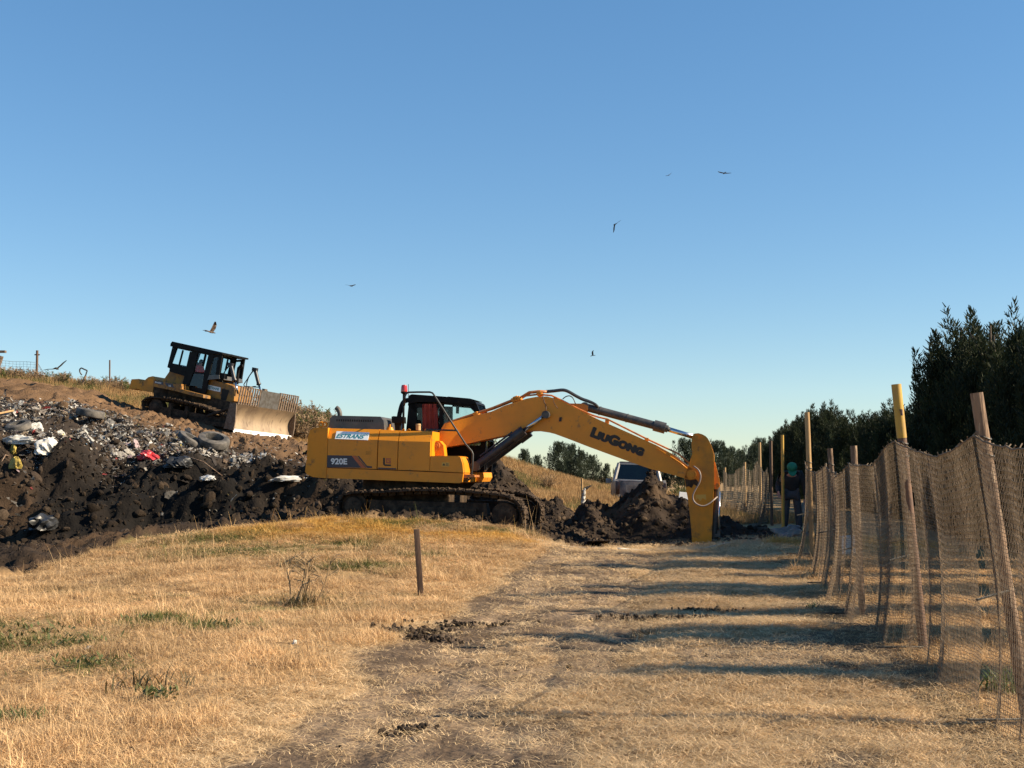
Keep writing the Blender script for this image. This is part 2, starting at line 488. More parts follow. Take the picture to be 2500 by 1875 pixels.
def height(x, y, detail=True):
    x = np.asarray(x, float); y = np.asarray(y, float)
    sh = x.shape; xf, yf = x.ravel(), y.ravel()
    z = np.empty(xf.shape)
    for i in range(0, len(xf), 40000):
        a, b = xf[i:i + 40000], yf[i:i + 40000]
        d = np.sqrt((a[:, None] - CT[None, :, 0]) ** 2 + (b[:, None] - CT[None, :, 1]) ** 2)
        z[i:i + 40000] = -d @ RBF[:len(CT)] + RBF[len(CT)] + a * RBF[-2] + b * RBF[-1]
    far = np.clip(sstep(24, 60, np.abs(xf + 4) - 6) + sstep(66, 100, yf), 0, 1)
    far = np.clip(far + sstep(14, 30, xf), 0, 1)
    base = np.where(yf > 66, .4, np.interp(yf, [0, 8, 40], [0, 0, .4]))
    z = z * (1 - far) + base * far
    if detail:
        s, p, l = zones(xf, yf)
        near = sstep(100, 70, yf)
        big = fbm(xf * .35, yf * .35, 3, 21) - .5
        z += near * (big * .16 + (fbm(xf * 1.6, yf * 1.6, 3, 31) - .5) * .07)
        face = s * sstep(30.6, 32, yf) * sstep(37, 35, yf)
        z += s * near * ((billow(xf * .8, yf * .8, 4, 41) - .5) * .42 + (billow(xf * 3.2, yf * 3.2, 3, 47) - .55) * .32 + (billow(xf * 7.5, yf * 7.5, 2, 49) - .55) * .08)
        z += face * (billow(xf * .45, yf * .45, 3, 51) - .5) * 1.8
        z += l * (billow(xf * 1.1, yf * 1.1, 4, 55) - .5) * .3
        # dozer tracks pressed into the brown slope (ridges running with the slope)
        slope = s * sstep(42, 44, yf)
        z += slope * (np.sin((yf - .35 * xf * -.3) * 5.5 + 3 * fbm(xf * .4, yf * .4, 2, 61)) * .07)
        # ruts and clods on the path
        z -= p * .06
        rut = np.exp(-((xf - (.55 + .14 * (yf - 8))) / .28) ** 2) + np.exp(-((xf - (-.95 + .14 * (yf - 8))) / .3) ** 2)
        z -= rut * .035 * sstep(29, 26, yf) * sstep(3, 6, yf) * (.4 + fbm(xf * 2, yf * 1.2, 3, 71))
        z += p * (billow(xf * 4, yf * 4, 3, 75) - .5) * .03
    return z.reshape(sh)


def H(x, y):
    return float(height(np.array([x]), np.array([y]))[0])


def axis(segs):
    out = [segs[0][0]]
    for a, b, st in segs:
        n = max(1, int(round((b - a) / st)))
        out += list(a + (b - a) * (np.arange(n) + 1) / n)
    return np.array(out)


gx = axis([(-900, -200, 100), (-200, -60, 14), (-60, -30, 2), (-30, -17, .16), (-17, 3, .075), (3, 9, .11), (9, 20, .5), (20, 60, 4), (60, 200, 14), (200, 900, 100)])
gy = axis([(-40, 3, 4), (3, 27, .095), (27, 38, .075), (38, 60, .13), (60, 90, .8), (90, 200, 8), (200, 1000, 50), (1000, 2600, 400)])
GX, GY = np.meshgrid(gx, gy)
GZ = height(GX, GY)
SO, PA, LI = zones(GX.ravel(), GY.ravel())
xx, yy = GX.ravel(), GY.ravel()


def lerp(a, b, t):
    return a + (b - a) * t[:, None]


one = np.ones(len(xx))
straw = np.array([.40, .265, .13]); straw2 = np.array([.29, .19, .10]); green = np.array([.10, .115, .035])
c = lerp(straw[None] * one[:, None], straw2[None], fbm(xx * .5, yy * .5, 3, 81))
gpatch = sstep(.56, .68, fbm(xx * .45 + 3, yy * .7, 3, 85)) * sstep(30, 24, yy)
c = lerp(c, green[None], gpatch * .7)
hill = np.array([.30, .20, .10])
c = lerp(c, hill[None], sstep(33, 36, yy))
# path: trampled straw over grey-brown earth
earth = np.array([.235, .17, .112]); pstraw = np.array([.50, .365, .215])


def lane(x, y):
    """the driven left half of the track, bare of straw"""
    d = x - np.interp(y, [5, 6.9, 12.5, 17.7, 22, 26, 29], [-2.3, -1.75, -1.0, -.15, .45, 1.0, 1.4]) + (fbm(x * 1.2, y * .7, 3, 94) - .5) * .9
    return sstep(0, .25, d) * sstep(2.7, 1.5, d)


def path_dark(x, y, bare):
    """damp dark blotches and long wheel scuffs; along the grass, a broken line of dark soil with edge shade painted in"""
    a = x - .14 * y
    edge = np.exp(-((x - np.interp(y, [5, 6.9, 12.5, 17.7, 22, 26, 29], [-2.2, -1.65, -.9, -.05, .55, 1.1, 1.5])) / .24) ** 2)
    d = sstep(.54, .64, fbm(x * 2.6, y * 2.0, 4, 95)) * bare + sstep(.55, .66, fbm(a * 5, y * .5, 4, 96)) * bare * .7 + edge * sstep(.36, .56, fbm(x * 3, y * 1.5, 3, 97))
    # cleat marks of the machine's crawlers
    for c0 in (-.45, 1.75):
        d = d + np.exp(-((a + 1.12 - c0) / .20) ** 4) * sstep(.2, .8, np.sin(y * 38 + 6 * fbm(x, y, 2, 98))) * sstep(.45, .6, fbm(x * .8, y * .5, 3, 99)) * .5
    return np.clip(d, 0, 1)


bare = sstep(.38, .62, fbm(xx * 1.1, yy * .45, 4, 91) + .40 * lane(xx, yy) - .12)
pc = lerp(pstraw[None] * one[:, None], earth[None], bare)
dark = path_dark(xx, yy, bare)
pc = lerp(pc, np.array([.085, .06, .042])[None], dark * .85)
c = lerp(c, pc, PA)
brown = np.array([.150, .092, .052]); wet_shade = np.array([.009, .008, .0075]); mid = np.array([.032, .023, .017])  # cut face tone: wet black soil with its deep shade painted in
sc = lerp(mid[None] * one[:, None], brown[None], sstep(40, 44, yy))
fn = fbm(xx * .35, yy * .5, 3, 101)
face = sstep(29.5, 31.5, yy) * sstep(36.5, 34.5, yy)
centre = np.exp(-((xx + 9.3) / 3.2) ** 2)
sc = lerp(sc, wet_shade[None], np.clip(face * (centre * 1.1 + .35) * (.6 + .8 * fn), 0, 1))
sc = lerp(sc, brown[None] * .55, sstep(.54, .74, fbm(xx * .7, yy * .7, 3, 105)) * .6 * (1 - face * centre))
sc = lerp(sc, np.array([.04, .032, .027])[None], LI * .8)
c = lerp(c, sc, SO)
c *= (.85 + .3 * fbm(xx * 5, yy * 5, 2, 109))[:, None]
GC = np.c_[np.clip(c, 0, 1), one]

nx, ny = len(gx), len(gy)
ii, jj = np.meshgrid(np.arange(nx - 1), np.arange(ny - 1))
v0 = (jj * nx + ii).ravel()
FQ = np.c_[v0, v0 + 1, v0 + 1 + nx, v0 + nx]
V = np.c_[xx, yy, GZ.ravel()]
fs, fp = SO[FQ].mean(1), PA[FQ].mean(1)
cls = np.where(fs > .5, 2, np.where(fp > .5, 1, 0))
for k, (nm, lab) in enumerate([('ground', 'dry grass ground of the field and the hillside'), ('path', 'trampled straw covered dirt track beside the net fence'),
                               ('landfill_hill', 'brown and black soil slope of the landfill')]):
    f = FQ[cls == k]
    used, inv = np.unique(f, return_inverse=True)
    o = mesh_np(nm, V[used], inv.reshape(f.shape), M['ground'], smooth=(k != 2))
    ca = o.data.color_attributes.new('Col', 'FLOAT_COLOR', 'POINT')
    ca.data.foreach_set('color', GC[used].astype(np.float32).ravel())
    tag(o, lab, nm.replace('_', ' '), kind='structure')


# ------------------------------------------------------------------ dug soil piles
def pile(name, label, sil, depth, ry, seed, base_pad=.25, tint=1.0, res=.05, skew=0.0):
    pts = [at(px, py, depth) for px, py in sil]
    X = np.array([p.x for p in pts]); Z = np.array([p.z for p in pts])
    xs = np.arange(X.min() - .5, X.max() + .5, res); ys = np.arange(depth - ry - .3, depth + ry + .3, res)
    A, Bq = np.meshgrid(xs, ys)
    yc = depth + skew * (fbm(A * .6, A * 0, 2, seed + 9) - .5)
    g = height(A, Bq, False)
    top = np.interp(A, X, Z) - height(A, np.full_like(A, depth), False)
    top = top - .08
    top = np.where((A < X.min()) | (A > X.max()), -.3, top)
    ryv = ry * (.72 + .5 * fbm(A * .8, A * 0 + 3, 3, seed + 3))
    t = np.clip(np.abs(Bq - yc) / ryv, 0, 1.3)
    shp = 1 - t ** 1.35
    rough = (billow(A * 1.3, Bq * 1.3, 4, seed) - .55) * .5 + (billow(A * 3.6, Bq * 3.6, 4, seed + 5, .68) - .55) * .38
    amp = np.clip(.35 + top * .8, .25, 1) * np.clip(1.15 - t, .15, 1)
    z = g + np.maximum(top, -.2) * shp + rough * amp - .06
    n1, n2 = len(xs), len(ys)
    i2, j2 = np.meshgrid(np.arange(n1 - 1), np.arange(n2 - 1)); q = (j2 * n1 + i2).ravel()
    F = np.c_[q, q + 1, q + 1 + n1, q + n1]
    keep = (z.ravel()[F] > (g.ravel()[F] - base_pad)).all(1)
    F = F[keep]
    used, inv = np.unique(F, return_inverse=True)
    VV = np.c_[A.ravel(), Bq.ravel(), z.ravel()][used]
    # sideways crumble so the silhouette is not a clean height field
    VV[:, 0] += (fbm(VV[:, 1] * 5, VV[:, 2] * 5, 3, seed + 11) - .5) * .16
    VV[:, 1] += (fbm(VV[:, 0] * 5, VV[:, 2] * 5, 3, seed + 12) - .5) * .16
    o = mesh_np(name, VV, inv.reshape(F.shape), M['ground'], smooth=False)
    col = np.array([.030, .022, .017])[None] * (.6 + .9 * fbm(VV[:, 0] * 1.1, VV[:, 1] * 1.1 + VV[:, 2], 3, seed + 13))[:, None]
    col = lerp(col, np.array([.10, .068, .043])[None], sstep(.56, .72, fbm(VV[:, 0] * 1.7, VV[:, 1] * 1.7 + VV[:, 2] * 1.5, 3, seed + 14)) * .7)
    ca = o.data.color_attributes.new('Col', 'FLOAT_COLOR', 'POINT')
    ca.data.foreach_set('color', np.c_[col * tint, np.ones(len(col))].astype(np.float32).ravel())
    tag(o, label, 'dirt pile', 'dug soil piles round the excavator')
    PILES.append((VV, len(VV)))
    return o


PILES = []
z8 = lambda pts: [(1200 + x * .31646, 1050 + y * .31646) for x, y in pts]
pile('dirt_pile', 'tall peaked heap of dark dug soil in front of the pickup truck',
     z8([(440, 820), (480, 780), (560, 715), (640, 660), (700, 600), (760, 556), (860, 570), (930, 600), (1000, 535), (1070, 470), (1130, 395), (1190, 365), (1222, 322), (1250, 345), (1275, 400),
         (1340, 460), (1420, 500), (1500, 545), (1600, 590), (1680, 640), (1720, 700)]), 29.7, 2.0, 201)
pile('dirt_pile', 'dark soil bank sloping down behind the front of the excavator track',
     z8([(-700, 380), (-400, 330), (-250, 300), (-60, 258), (0, 255), (60, 250), (130, 275), (165, 340), (200, 385), (260, 440), (330, 495), (400, 530), (460, 520), (500, 508), (540, 560), (600, 600), (640, 625), (690, 690), (720, 760)]), 32.2, 2.2, 231)
pile('dirt_pile', 'low row of soil lumps spilled past the front of the excavator track',
     z8([(190, 790), (215, 735), (270, 690), (330, 700), (400, 730), (450, 760), (520, 770), (620, 770), (660, 770), (690, 800), (720, 850)]), 27.9, .9, 261, skew=.5)
pile('dirt_pile', 'low spread of dark soil between the digging arm and the far net',
     z8([(1690, 700), (1760, 650), (1830, 670), (1900, 705), (1960, 740), (2040, 745), (2080, 722), (2140, 730), (2200, 780), (2300, 830)]), 29.6, 1.4, 281)

# ------------------------------------------------------------------ scattered stuff: grass, straw, weeds, clods, litter
def instancer(name, label, cat, variants, pts, rot, scl, tint, idx, kind='stuff'):
    col = bpy.data.collections.new(name + '_pieces')
    for v in variants: col.objects.link(v)
    me = bpy.data.meshes.new(name)
    me.vertices.add(len(pts)); me.vertices.foreach_set('co', np.asarray(pts, np.float32).ravel())

    def att(nm, ty, arr, fld):
        a = me.attributes.new(nm, ty, 'POINT'); a.data.foreach_set(fld, np.asarray(arr).ravel())
    att('rot', 'FLOAT_VECTOR', np.asarray(rot, np.float32), 'vector')
    att('scl', 'FLOAT_VECTOR', np.asarray(scl, np.float32), 'vector')
    att('tint', 'FLOAT_COLOR', np.c_[tint, np.ones(len(pts))].astype(np.float32), 'color')
    att('idx', 'INT', np.asarray(idx, np.int32), 'value')
    o = bpy.data.objects.new(name, me); COL.objects.link(o)
    g = bpy.data.node_groups.new(name, 'GeometryNodeTree')
    g.interface.new_socket('Geometry', in_out='INPUT', socket_type='NodeSocketGeometry')
    g.interface.new_socket('Geometry', in_out='OUTPUT', socket_type='NodeSocketGeometry')
    n = g.nodes; L = g.links
    gi = n.new('NodeGroupInput'); go = n.new('NodeGroupOutput')
    ci = n.new('GeometryNodeCollectionInfo'); ci.inputs['Collection'].default_value = col
    ci.inputs['Separate Children'].default_value = True; ci.inputs['Reset Children'].default_value = True
    ip = n.new('GeometryNodeInstanceOnPoints'); ip.inputs['Pick Instance'].default_value = True

    def na(nm, ty):
        a = n.new('GeometryNodeInputNamedAttribute'); a.data_type = ty; a.inputs['Name'].default_value = nm
        return a.outputs['Attribute']
    e2r = n.new('FunctionNodeEulerToRotation')
    L.new(na('rot', 'FLOAT_VECTOR'), e2r.inputs[0])
    L.new(gi.outputs[0], ip.inputs['Points']); L.new(ci.outputs[0], ip.inputs['Instance'])
    L.new(na('idx', 'INT'), ip.inputs['Instance Index'])
    L.new(e2r.outputs[0], ip.inputs['Rotation']); L.new(na('scl', 'FLOAT_VECTOR'), ip.inputs['Scale'])
    L.new(ip.outputs[0], go.inputs[0])
    md = o.modifiers.new('scatter', 'NODES'); md.node_group = g
    return tag(o, label, cat, kind=kind)


def blades(name, n, h0, h1, w, spread, lean, seed, segs=3, curl=.6, flat=False):
    r = np.random.default_rng(seed); V = []; F = []
    for _ in range(n):
        a = r.uniform(0, 2 * math.pi); rad = spread * math.sqrt(r.random()); b = np.array([rad * math.cos(a), rad * math.sin(a), -.01])
        az = r.uniform(0, 2 * math.pi); h = r.uniform(h0, h1); ln = r.normal(0, lean); d = np.array([math.cos(az), math.sin(az), 0]); s = np.array([-d[1], d[0], 0])
        ang = abs(ln) if not flat else r.uniform(1.15, 1.55)
        p = b.copy(); 
        if flat: p[2] = r.uniform(.004, .03)
        base = len(V)
        for k in range(segs + 1):
            ww = w * (1 - .85 * k / segs) * r.uniform(.8, 1.2)
            V.append(p - s * ww / 2); V.append(p + s * ww / 2)
            dirv = d * math.sin(ang) + np.array([0, 0, math.cos(ang)])
            p = p + dirv * h / segs
            ang += (curl * r.uniform(.2, 1)) / segs if not flat else r.uniform(-.1, .35)
        for k in range(segs):
            q = base + 2 * k
            F.append((q, q + 1, q + 3, q + 2))
    return mesh_np(name, V, F, M['instanced'], link=False)


def clod(name, seed, sub=2):
    bm = bmesh.new(); bmesh.ops.create_icosphere(bm, subdivisions=sub, radius=1)
    r = np.random.default_rng(seed); sq = r.uniform(.55, 1, 3); off = r.uniform(0, 90, 3)
    for v in bm.verts:
        c_ = np.array(v.co)
        k = .68 + .7 * float(fbm(np.array([c_[0] * 1.4 + off[0] + c_[2]]), np.array([c_[1] * 1.4 + off[1] - c_[2]]), 3, seed)[0])
        v.co = Vector(c_ * sq * k)
    me = bpy.data.meshes.new(name); bm.to_mesh(me); bm.free(); me.materials.append(M['instanced_soil'])
    return bpy.data.objects.new(name, me)


def scrap(name, seed, kind):
    """a crumpled sheet, a ribbon or a stick"""
    r = np.random.default_rng(seed)
    if kind == 'sheet':
        n = 7; V = []
        for j in range(n):
            for i in range(n):
                u, v = i / (n - 1) - .5, j / (n - 1) - .5
                rad = r.uniform(.75, 1.1)
                V.append((u * rad * 1.3, v * rad, .35 * (r.random() - .3) * (1.2 - abs(u) - abs(v)) + .08))
        F = [(j * n + i, j * n + i + 1, (j + 1) * n + i + 1, (j + 1) * n + i) for j in range(n - 1) for i in range(n - 1)]
    else:
        w = .11 if kind == 'ribbon' else .045; k = 9; p = np.array([-.6, 0, .08]); a = 0; V = []; F = []
        for q in range(k):
            s = np.array([-math.sin(a), math.cos(a), 0]) * w * r.uniform(.6, 1.3)
            V += [p - s + [0, 0, r.uniform(-.05, .05)], p + s + [0, 0, r.uniform(-.05, .05)]]
            a += r.uniform(-.8, .8) if kind == 'ribbon' else r.uniform(-.12, .12)
            p = p + np.array([math.cos(a), math.sin(a), r.uniform(-.35, .35) if kind == 'ribbon' else .02]) * .15
        F = [(2 * q, 2 * q + 1, 2 * q + 3, 2 * q + 2) for q in range(k - 1)]
    return mesh_np(name, V, F, M['instanced'], link=False)


def visible(x, y, pad=.35):
    px = 1250 + x / np.maximum(y, .1) * FPX
    return (px > -2500 * pad * .25) & (px < 2500 * (1 + pad * .25))


def scatter(n, x0, x1, y0, y1, seed, near=1.6):
    r = np.random.default_rng(seed)
    y = y0 + (y1 - y0) * r.random(n) ** near
    x = r.uniform(x0, x1, n)
    k = visible(x, y)
    return x[k], y[k], r


# dry grass of the left field, the path verge and under the fence
x, y, r = scatter(210000, -11, 8.5, 5.2, 27.5, 301, 1.25)
s, p, l = zones(x, y)
fenceward = sstep(1.2, 3.2, x - .12 * (y - 8))
gn = fbm(x * 1.3, y * 1.0, 3, 311)
keep = (s < .35) & (r.random(len(x)) < np.where(p < .5, 1.15 - .9 * sstep(.58, .72, fbm(x * 1.7, y * 1.5, 3, 313)), .06 + .55 * fenceward * (.35 + gn)))
x, y, p, fw, gn = x[keep], y[keep], p[keep], fenceward[keep], gn[keep]
z = height(x, y) - .012
n = len(x)
field = p < .5
big = fbm(x * .45, y * .6, 3, 321)
hh = np.where(field, .22 + .72 * big + .75 * sstep(.55, .7, fbm(x * 1.1, y * 1.1, 2, 331)), .35 + .45 * gn)
# taller golden tussocks near the crest in front of the excavator
crest = np.exp(-((y - 24.6) / 1.6) ** 2) * sstep(-6.5, -4.5, x)
hh = hh * (1 + .9 * crest * sstep(.45, .6, fbm(x * .8, y * .9, 2, 341)))
t = r.random(n)[:, None]
tint = (np.array([.80, .56, .31]) * (1 - t) + np.array([.50, .335, .17]) * t) * ((.8 + .45 * r.random(n)) * (.62 + .72 * fbm(x * .9 + 7, y * 1.1, 4, 345)))[:, None]
gold = np.clip(crest * 1.2, 0, 1) * sstep(.42, .6, fbm(x * .7, y * .9, 2, 343))
tint = lerp(tint, np.array([.66, .40, .11])[None], gold)
tint = lerp(tint, np.array([.78, .58, .34])[None] * (.75 + .5 * r.random(n))[:, None], (~field) * .8)
gp = np.zeros(n)
for (gx_, gy_, rx_, ry_) in [(-4.95, 11.9, .75, .7), (-3.85, 13.2, .42, .45), (-3.05, 12.8, .5, .4), (-4.1, 11.6, .4, .35), (-3.55, 10.4, .4, .3), (-5.0, 8.9, .35, .3), (-5.4, 13.2, .6, .5), (-2.4, 19.2, .9, .5),
                             (-4.6, 21.5, 1.5, .8), (-3.0, 22.3, 1.0, .5), (-1.7, 20.8, .5, .3), (-2.0, 25.2, 1.0, .6), (-.2, 25.4, .8, .4), (-5.6, 23.4, 1.0, .8), (3.2, 9.1, .15, .3), (3.0, 16.2, .3, .2)]:
    gp = np.maximum(gp, np.exp(-((x - gx_) / rx_) ** 2 - ((y - gy_) / ry_) ** 2) * (.4 + 1.1 * fbm(x * 3.2, y * 3.2, 2, 351)))
gsel = (r.random(n) < gp * .8)
tint[gsel] = np.array([.12, .135, .04]) * (.6 + .9 * r.random(gsel.sum()))[:, None]
brownsel = (r.random(n) < .10)
tint[brownsel] *= np.array([.55, .48, .45])
GV = [blades('grass_tuft', 15, .04, .10, .0055, .08, 1.0, 400 + k, curl=1.4) for k in range(5)] + [blades('grass_tuft', 13, .05, .13, .005, .08, 1, 420 + k, flat=True) for k in range(3)] + [blades('tall_stalk', 3, .16, .34, .0045, .06, .45, 430 + k, curl=.5) for k in range(2)]
idx = np.where(field, r.integers(0, 5, n), np.where(r.random(n) < .62, r.integers(5, 8, n), r.integers(0, 5, n)))
idx = np.where(field & (r.random(n) < .34), r.integers(5, 8, n), idx)
idx = np.where(field & (r.random(n) < .018), r.integers(8, 10, n), idx)
far_w = 1 + .045 * np.clip(y - 8, 0, 30)
sc3 = np.c_[far_w, far_w, hh * (.7 + .6 * r.random(n)) * (1 + .012 * y)]
instancer('dry_grass', 'short dry straw coloured grass covering the field and track edges', 'grass', GV, np.c_[x, y, z], np.c_[r.normal(0, .12, n), r.normal(0, .12, n), r.uniform(0, 6.28, n)], sc3, tint, idx)

# trampled loose straw on the path
x, y, r = scatter(110000, -3, 7, 5.2, 28.5, 361, 1.5)
s, p, l = zones(x, y); cov = fbm(x * 1.1, y * .45, 4, 91)
br = sstep(.38, .62, cov + .40 * lane(x, y) - .12)
keep = (p > .4) & (s < .4) & (r.random(len(x)) < (1 - .85 * path_dark(x, y, br))) & (r.random(len(x)) < 1.12 - .93 * sstep(.40, .60, cov + .36 * lane(x, y) - .10))
x, y = x[keep], y[keep]; n = len(x)
t = r.random(n)[:, None]
tint = (np.array([.92, .69, .41]) * (1 - t) + np.array([.42, .30, .165]) * t) * (.8 + .5 * r.random(n))[:, None]
far_w = 1 + .04 * np.clip(y - 8, 0, 30)
instancer('loose_straw', 'loose trampled straw lying on the dirt track', 'straw', [blades('straw_bits', 12, .04, .12, .005, .10, 1, 440 + k, flat=True) for k in range(4)],
          np.c_[x, y, height(x, y) + .002], np.c_[r.normal(0, .05, (n, 2)), r.uniform(0, 6.28, n)], np.c_[far_w, far_w, np.ones(n)], tint, r.integers(0, 4, n))

# dry grass on the hillside and the ridge, and tall seed weeds along the ridge
x, y, r = scatter(70000, -26, 9, 34, 60, 371, 1.0)
s, p, l = zones(x, y)
keep = (s < .45); x, y = x[keep], y[keep]; n = len(x)
t = r.random(n)[:, None]
tint = (np.array([.50, .33, .15]) * (1 - t) + np.array([.34, .21, .10]) * t) * (.75 + .5 * r.random(n))[:, None]
gs = r.random(n) < .5 * sstep(.55, .7, fbm(x * .4, y * .4, 3, 375)); tint[gs] = np.array([.12, .14, .045])
hs = 1.4 + 1.8 * fbm(x * .6, y * .6, 3, 377) + 2.2 * sstep(54, 57, y) * sstep(-7, -12, x)
instancer('hillside_grass', 'dry grass on the hillside and along the ridge', 'grass', [blades('hill_tuft', 14, .06, .13, .012, .16, .5, 460 + k, segs=2) for k in range(4)],
          np.c_[x, y, height(x, y) - .02], np.c_[r.normal(0, .1, (n, 2)), r.uniform(0, 6.28, n)], np.c_[np.full(n, 1.6), np.full(n, 1.6), hs], tint, r.integers(0, 4, n))


def weed(name, seed, h, n=7, leaf=.05):
    r = np.random.default_rng(seed); V = []; F = []

    def quad(p, q, w):
        d = q - p; s = np.cross(d, r.normal(size=3)); s = s / (np.linalg.norm(s) + 1e-6) * w / 2
        b = len(V); V.extend([p - s, p + s, q + s * .6, q - s * .6]); F.append((b, b + 1, b + 2, b + 3))
    for _ in range(n):
        p = np.array([r.normal(0, .07), r.normal(0, .07), -.02]); d = np.array([r.normal(0, .22), r.normal(0, .22), 1.0]); L_ = h * r.uniform(.6, 1.05)
        for k in range(6):
            q = p + d * L_ / 6; quad(p, q, .013)
            if k > 0:
                for _b in range(3 if k > 1 else 1):
                    bd = d * .4 + r.normal(0, .55, 3); e = q + bd * L_ * .11; quad(q, e, .008)
                    for _l in range(3): quad(e + r.normal(0, leaf * .5, 3), e + r.normal(0, leaf, 3), leaf * .55)
            p = q; d = d + np.array([r.normal(0, .1), r.normal(0, .1), 0])
    return mesh_np(name, V, F, M['instanced'], link=False)


WV = [weed('seed_weed', 480 + k, .75, 6) for k in range(5)]
r = np.random.default_rng(381)
x = np.r_[r.uniform(-25, -17.3, 190), r.uniform(-25, -22.5, 60), r.uniform(-11.5, -8.2, 300), r.uniform(-3.2, -1.0, 90)]
y = np.r_[r.uniform(55.6, 57.8, 190), r.uniform(55.5, 57.2, 60), r.uniform(51.5, 57, 300), r.uniform(53, 57, 90)]
n = len(x); t = r.random(n)[:, None]
tint = (np.array([.38, .27, .16]) * (1 - t) + np.array([.22, .15, .09]) * t)
gs = r.random(n) < .22; tint[gs] = np.array([.10, .12, .04])
sz = r.uniform(.35, .85, n); sz[250:550] *= 1.55; sz[550:] *= 1.9
instancer('ridge_weeds', 'tall dry seed weeds standing along the ridge line', 'weeds', WV, np.c_[x, y, height(x, y) - .03], np.c_[r.normal(0, .12, (n, 2)), r.uniform(0, 6.28, n)], np.c_[sz, sz, sz], tint, r.integers(0, 5, n))

# soil clods
CV = [clod('clod', 500 + k) for k in range(6)]
x, y, r = scatter(42000, -16, 2.5, 20, 54, 391, 1.0)
s, p, l = zones(x, y)
keep = (s > .5) & (r.random(len(x)) < np.where(y < 37, 1, .35)); x, y = x[keep], y[keep]
P3 = [np.c_[x, y, height(x, y)]]
for VV, m in PILES:
    k = np.random.default_rng(m).integers(0, m, int(m * .20)); P3.append(VV[k])
rr = np.random.default_rng(395)
# spilled crumbs round the piles and on the path
cx = rr.uniform(-.2, 7.2, 900); cy = rr.normal(27.5, .45, 900); P3.append(np.c_[cx, cy, height(cx, cy)])
cx = rr.uniform(-2.5, 4, 260); cy = 6 + 21 * rr.random(260); P3.append(np.c_[cx, cy, height(cx, cy) - .005])
for (mx, my, sx, sy, m) in [(-.95, 12.6, .32, .16, 150), (-.55, 13.3, .45, .10, 120), (-.75, 12.15, .25, .06, 60), (1.75, 14.0, .5, .09, 200), (2.2, 14.75, .32, .08, 130), (.05, 6.55, .22, .08, 110), (-.65, 8.3, .12, .08, 40)]:
    cx = rr.normal(mx, sx * .6, m); cy = rr.normal(my, sy * .6, m); P3.append(np.c_[cx, cy, height(cx, cy) + rr.uniform(0, .05, m)])
PT = np.concatenate(P3); n = len(PT)
sz = np.minimum(.026 * (1 - rr.random(n)) ** -.45, .17)
sz = np.where((PT[:, 0] > -2) & (PT[:, 1] > 26), np.minimum(sz, .095), sz)
sz = np.where(PT[:, 1] < 26, np.minimum(sz * .5, .030), sz)
t = rr.random(n)[:, None]
tint = (np.array([.040, .029, .022]) * (1 - t) + np.array([.085, .06, .04]) * t) * (.6 + .7 * rr.random(n))[:, None]
up = (PT[:, 1] > 42); tint[up] = np.array([.16, .10, .058]) * (.6 + .7 * rr.random(up.sum()))[:, None]
wet_shade_m = (np.abs(PT[:, 0] + 9.3) < 3.6) & (PT[:, 1] > 30) & (PT[:, 1] < 36.5); tint[wet_shade_m] *= .5  # clods on the cut face darkened alike, wetness and painted shade together
pm = PT[:, 1] < 26; tint[pm] = np.array([.085, .062, .045]) * (.6 + .7 * rr.random(pm.sum()))[:, None]
instancer('soil_clods', 'loose clods of dug soil on the slope and piles', 'soil clods', CV, PT, rr.uniform(0, 6.28, (n, 3)), np.c_[sz * rr.uniform(.7, 1.5, n), sz * rr.uniform(.7, 1.3, n), sz * rr.uniform(.5, .9, n)], tint, rr.integers(0, 6, n))

# litter of the landfill
LV = [scrap('scrap', 520 + k, 'sheet') for k in range(5)] + [scrap('scrap', 530 + k, 'ribbon') for k in range(4)] + [scrap('scrap', 540 + k, 'stick') for k in range(3)]
x, y, r = scatter(110000, -18.5, -3.6, 31, 44, 397, 1.0)
s, p, l = zones(x, y)
clump = fbm(x * .9, y * .9, 3, 399)
keep = (r.random(len(x)) < l * sstep(.26, .55, clump) * .8 + .035 * s * (y > 31.5)); x, y = x[keep], y[keep]; n = len(x)
pal = np.array([[.62, .60, .56], [.40, .37, .33], [.22, .19, .165], [.10, .085, .075], [.03, .03, .035], [.30, .24, .18], [.17, .12, .085], [.50, .10, .10], [.16, .24, .32], [.42, .36, .12], [.45, .34, .36]])
tint = pal[r.choice(11, n, p=[.19, .17, .17, .13, .13, .09, .084, .006, .008, .007, .015])] * (.7 + .5 * r.random(n))[:, None]
sz = np.minimum(.038 * (1 - r.random(n)) ** -.42, .24)
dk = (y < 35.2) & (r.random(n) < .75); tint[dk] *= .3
ix = r.choice(12, n, p=[.13] * 5 + [.06] * 4 + [.0366] * 2 + [.0368])
sz = np.where(ix > 4, sz * 1.7, sz)
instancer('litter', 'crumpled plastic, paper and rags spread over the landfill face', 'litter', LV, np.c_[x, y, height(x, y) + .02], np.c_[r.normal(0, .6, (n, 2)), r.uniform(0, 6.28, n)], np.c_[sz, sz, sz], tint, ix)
#@@OBJ
# ------------------------------------------------------------------ lettering
def lettering(body, small_caps=1.0, bold=.0, shear=0.0, space=1.0):
    cu = bpy.data.curves.new('lettering', 'FONT'); cu.body = body; cu.size = 1; cu.offset = bold; cu.shear = shear; cu.space_character = space
    cu.small_caps_scale = small_caps
    if small_caps != 1.0:
        for i, ch in enumerate(body):
            if ch.islower(): cu.body_format[i].use_small_caps = True
    o = bpy.data.objects.new('lettering', cu); COL.objects.link(o)
    dg = bpy.context.evaluated_depsgraph_get(); dg.update()
    me = bpy.data.meshes.new_from_object(o.evaluated_get(dg))
    bpy.data.objects.remove(o); bpy.data.curves.remove(cu)
    return me


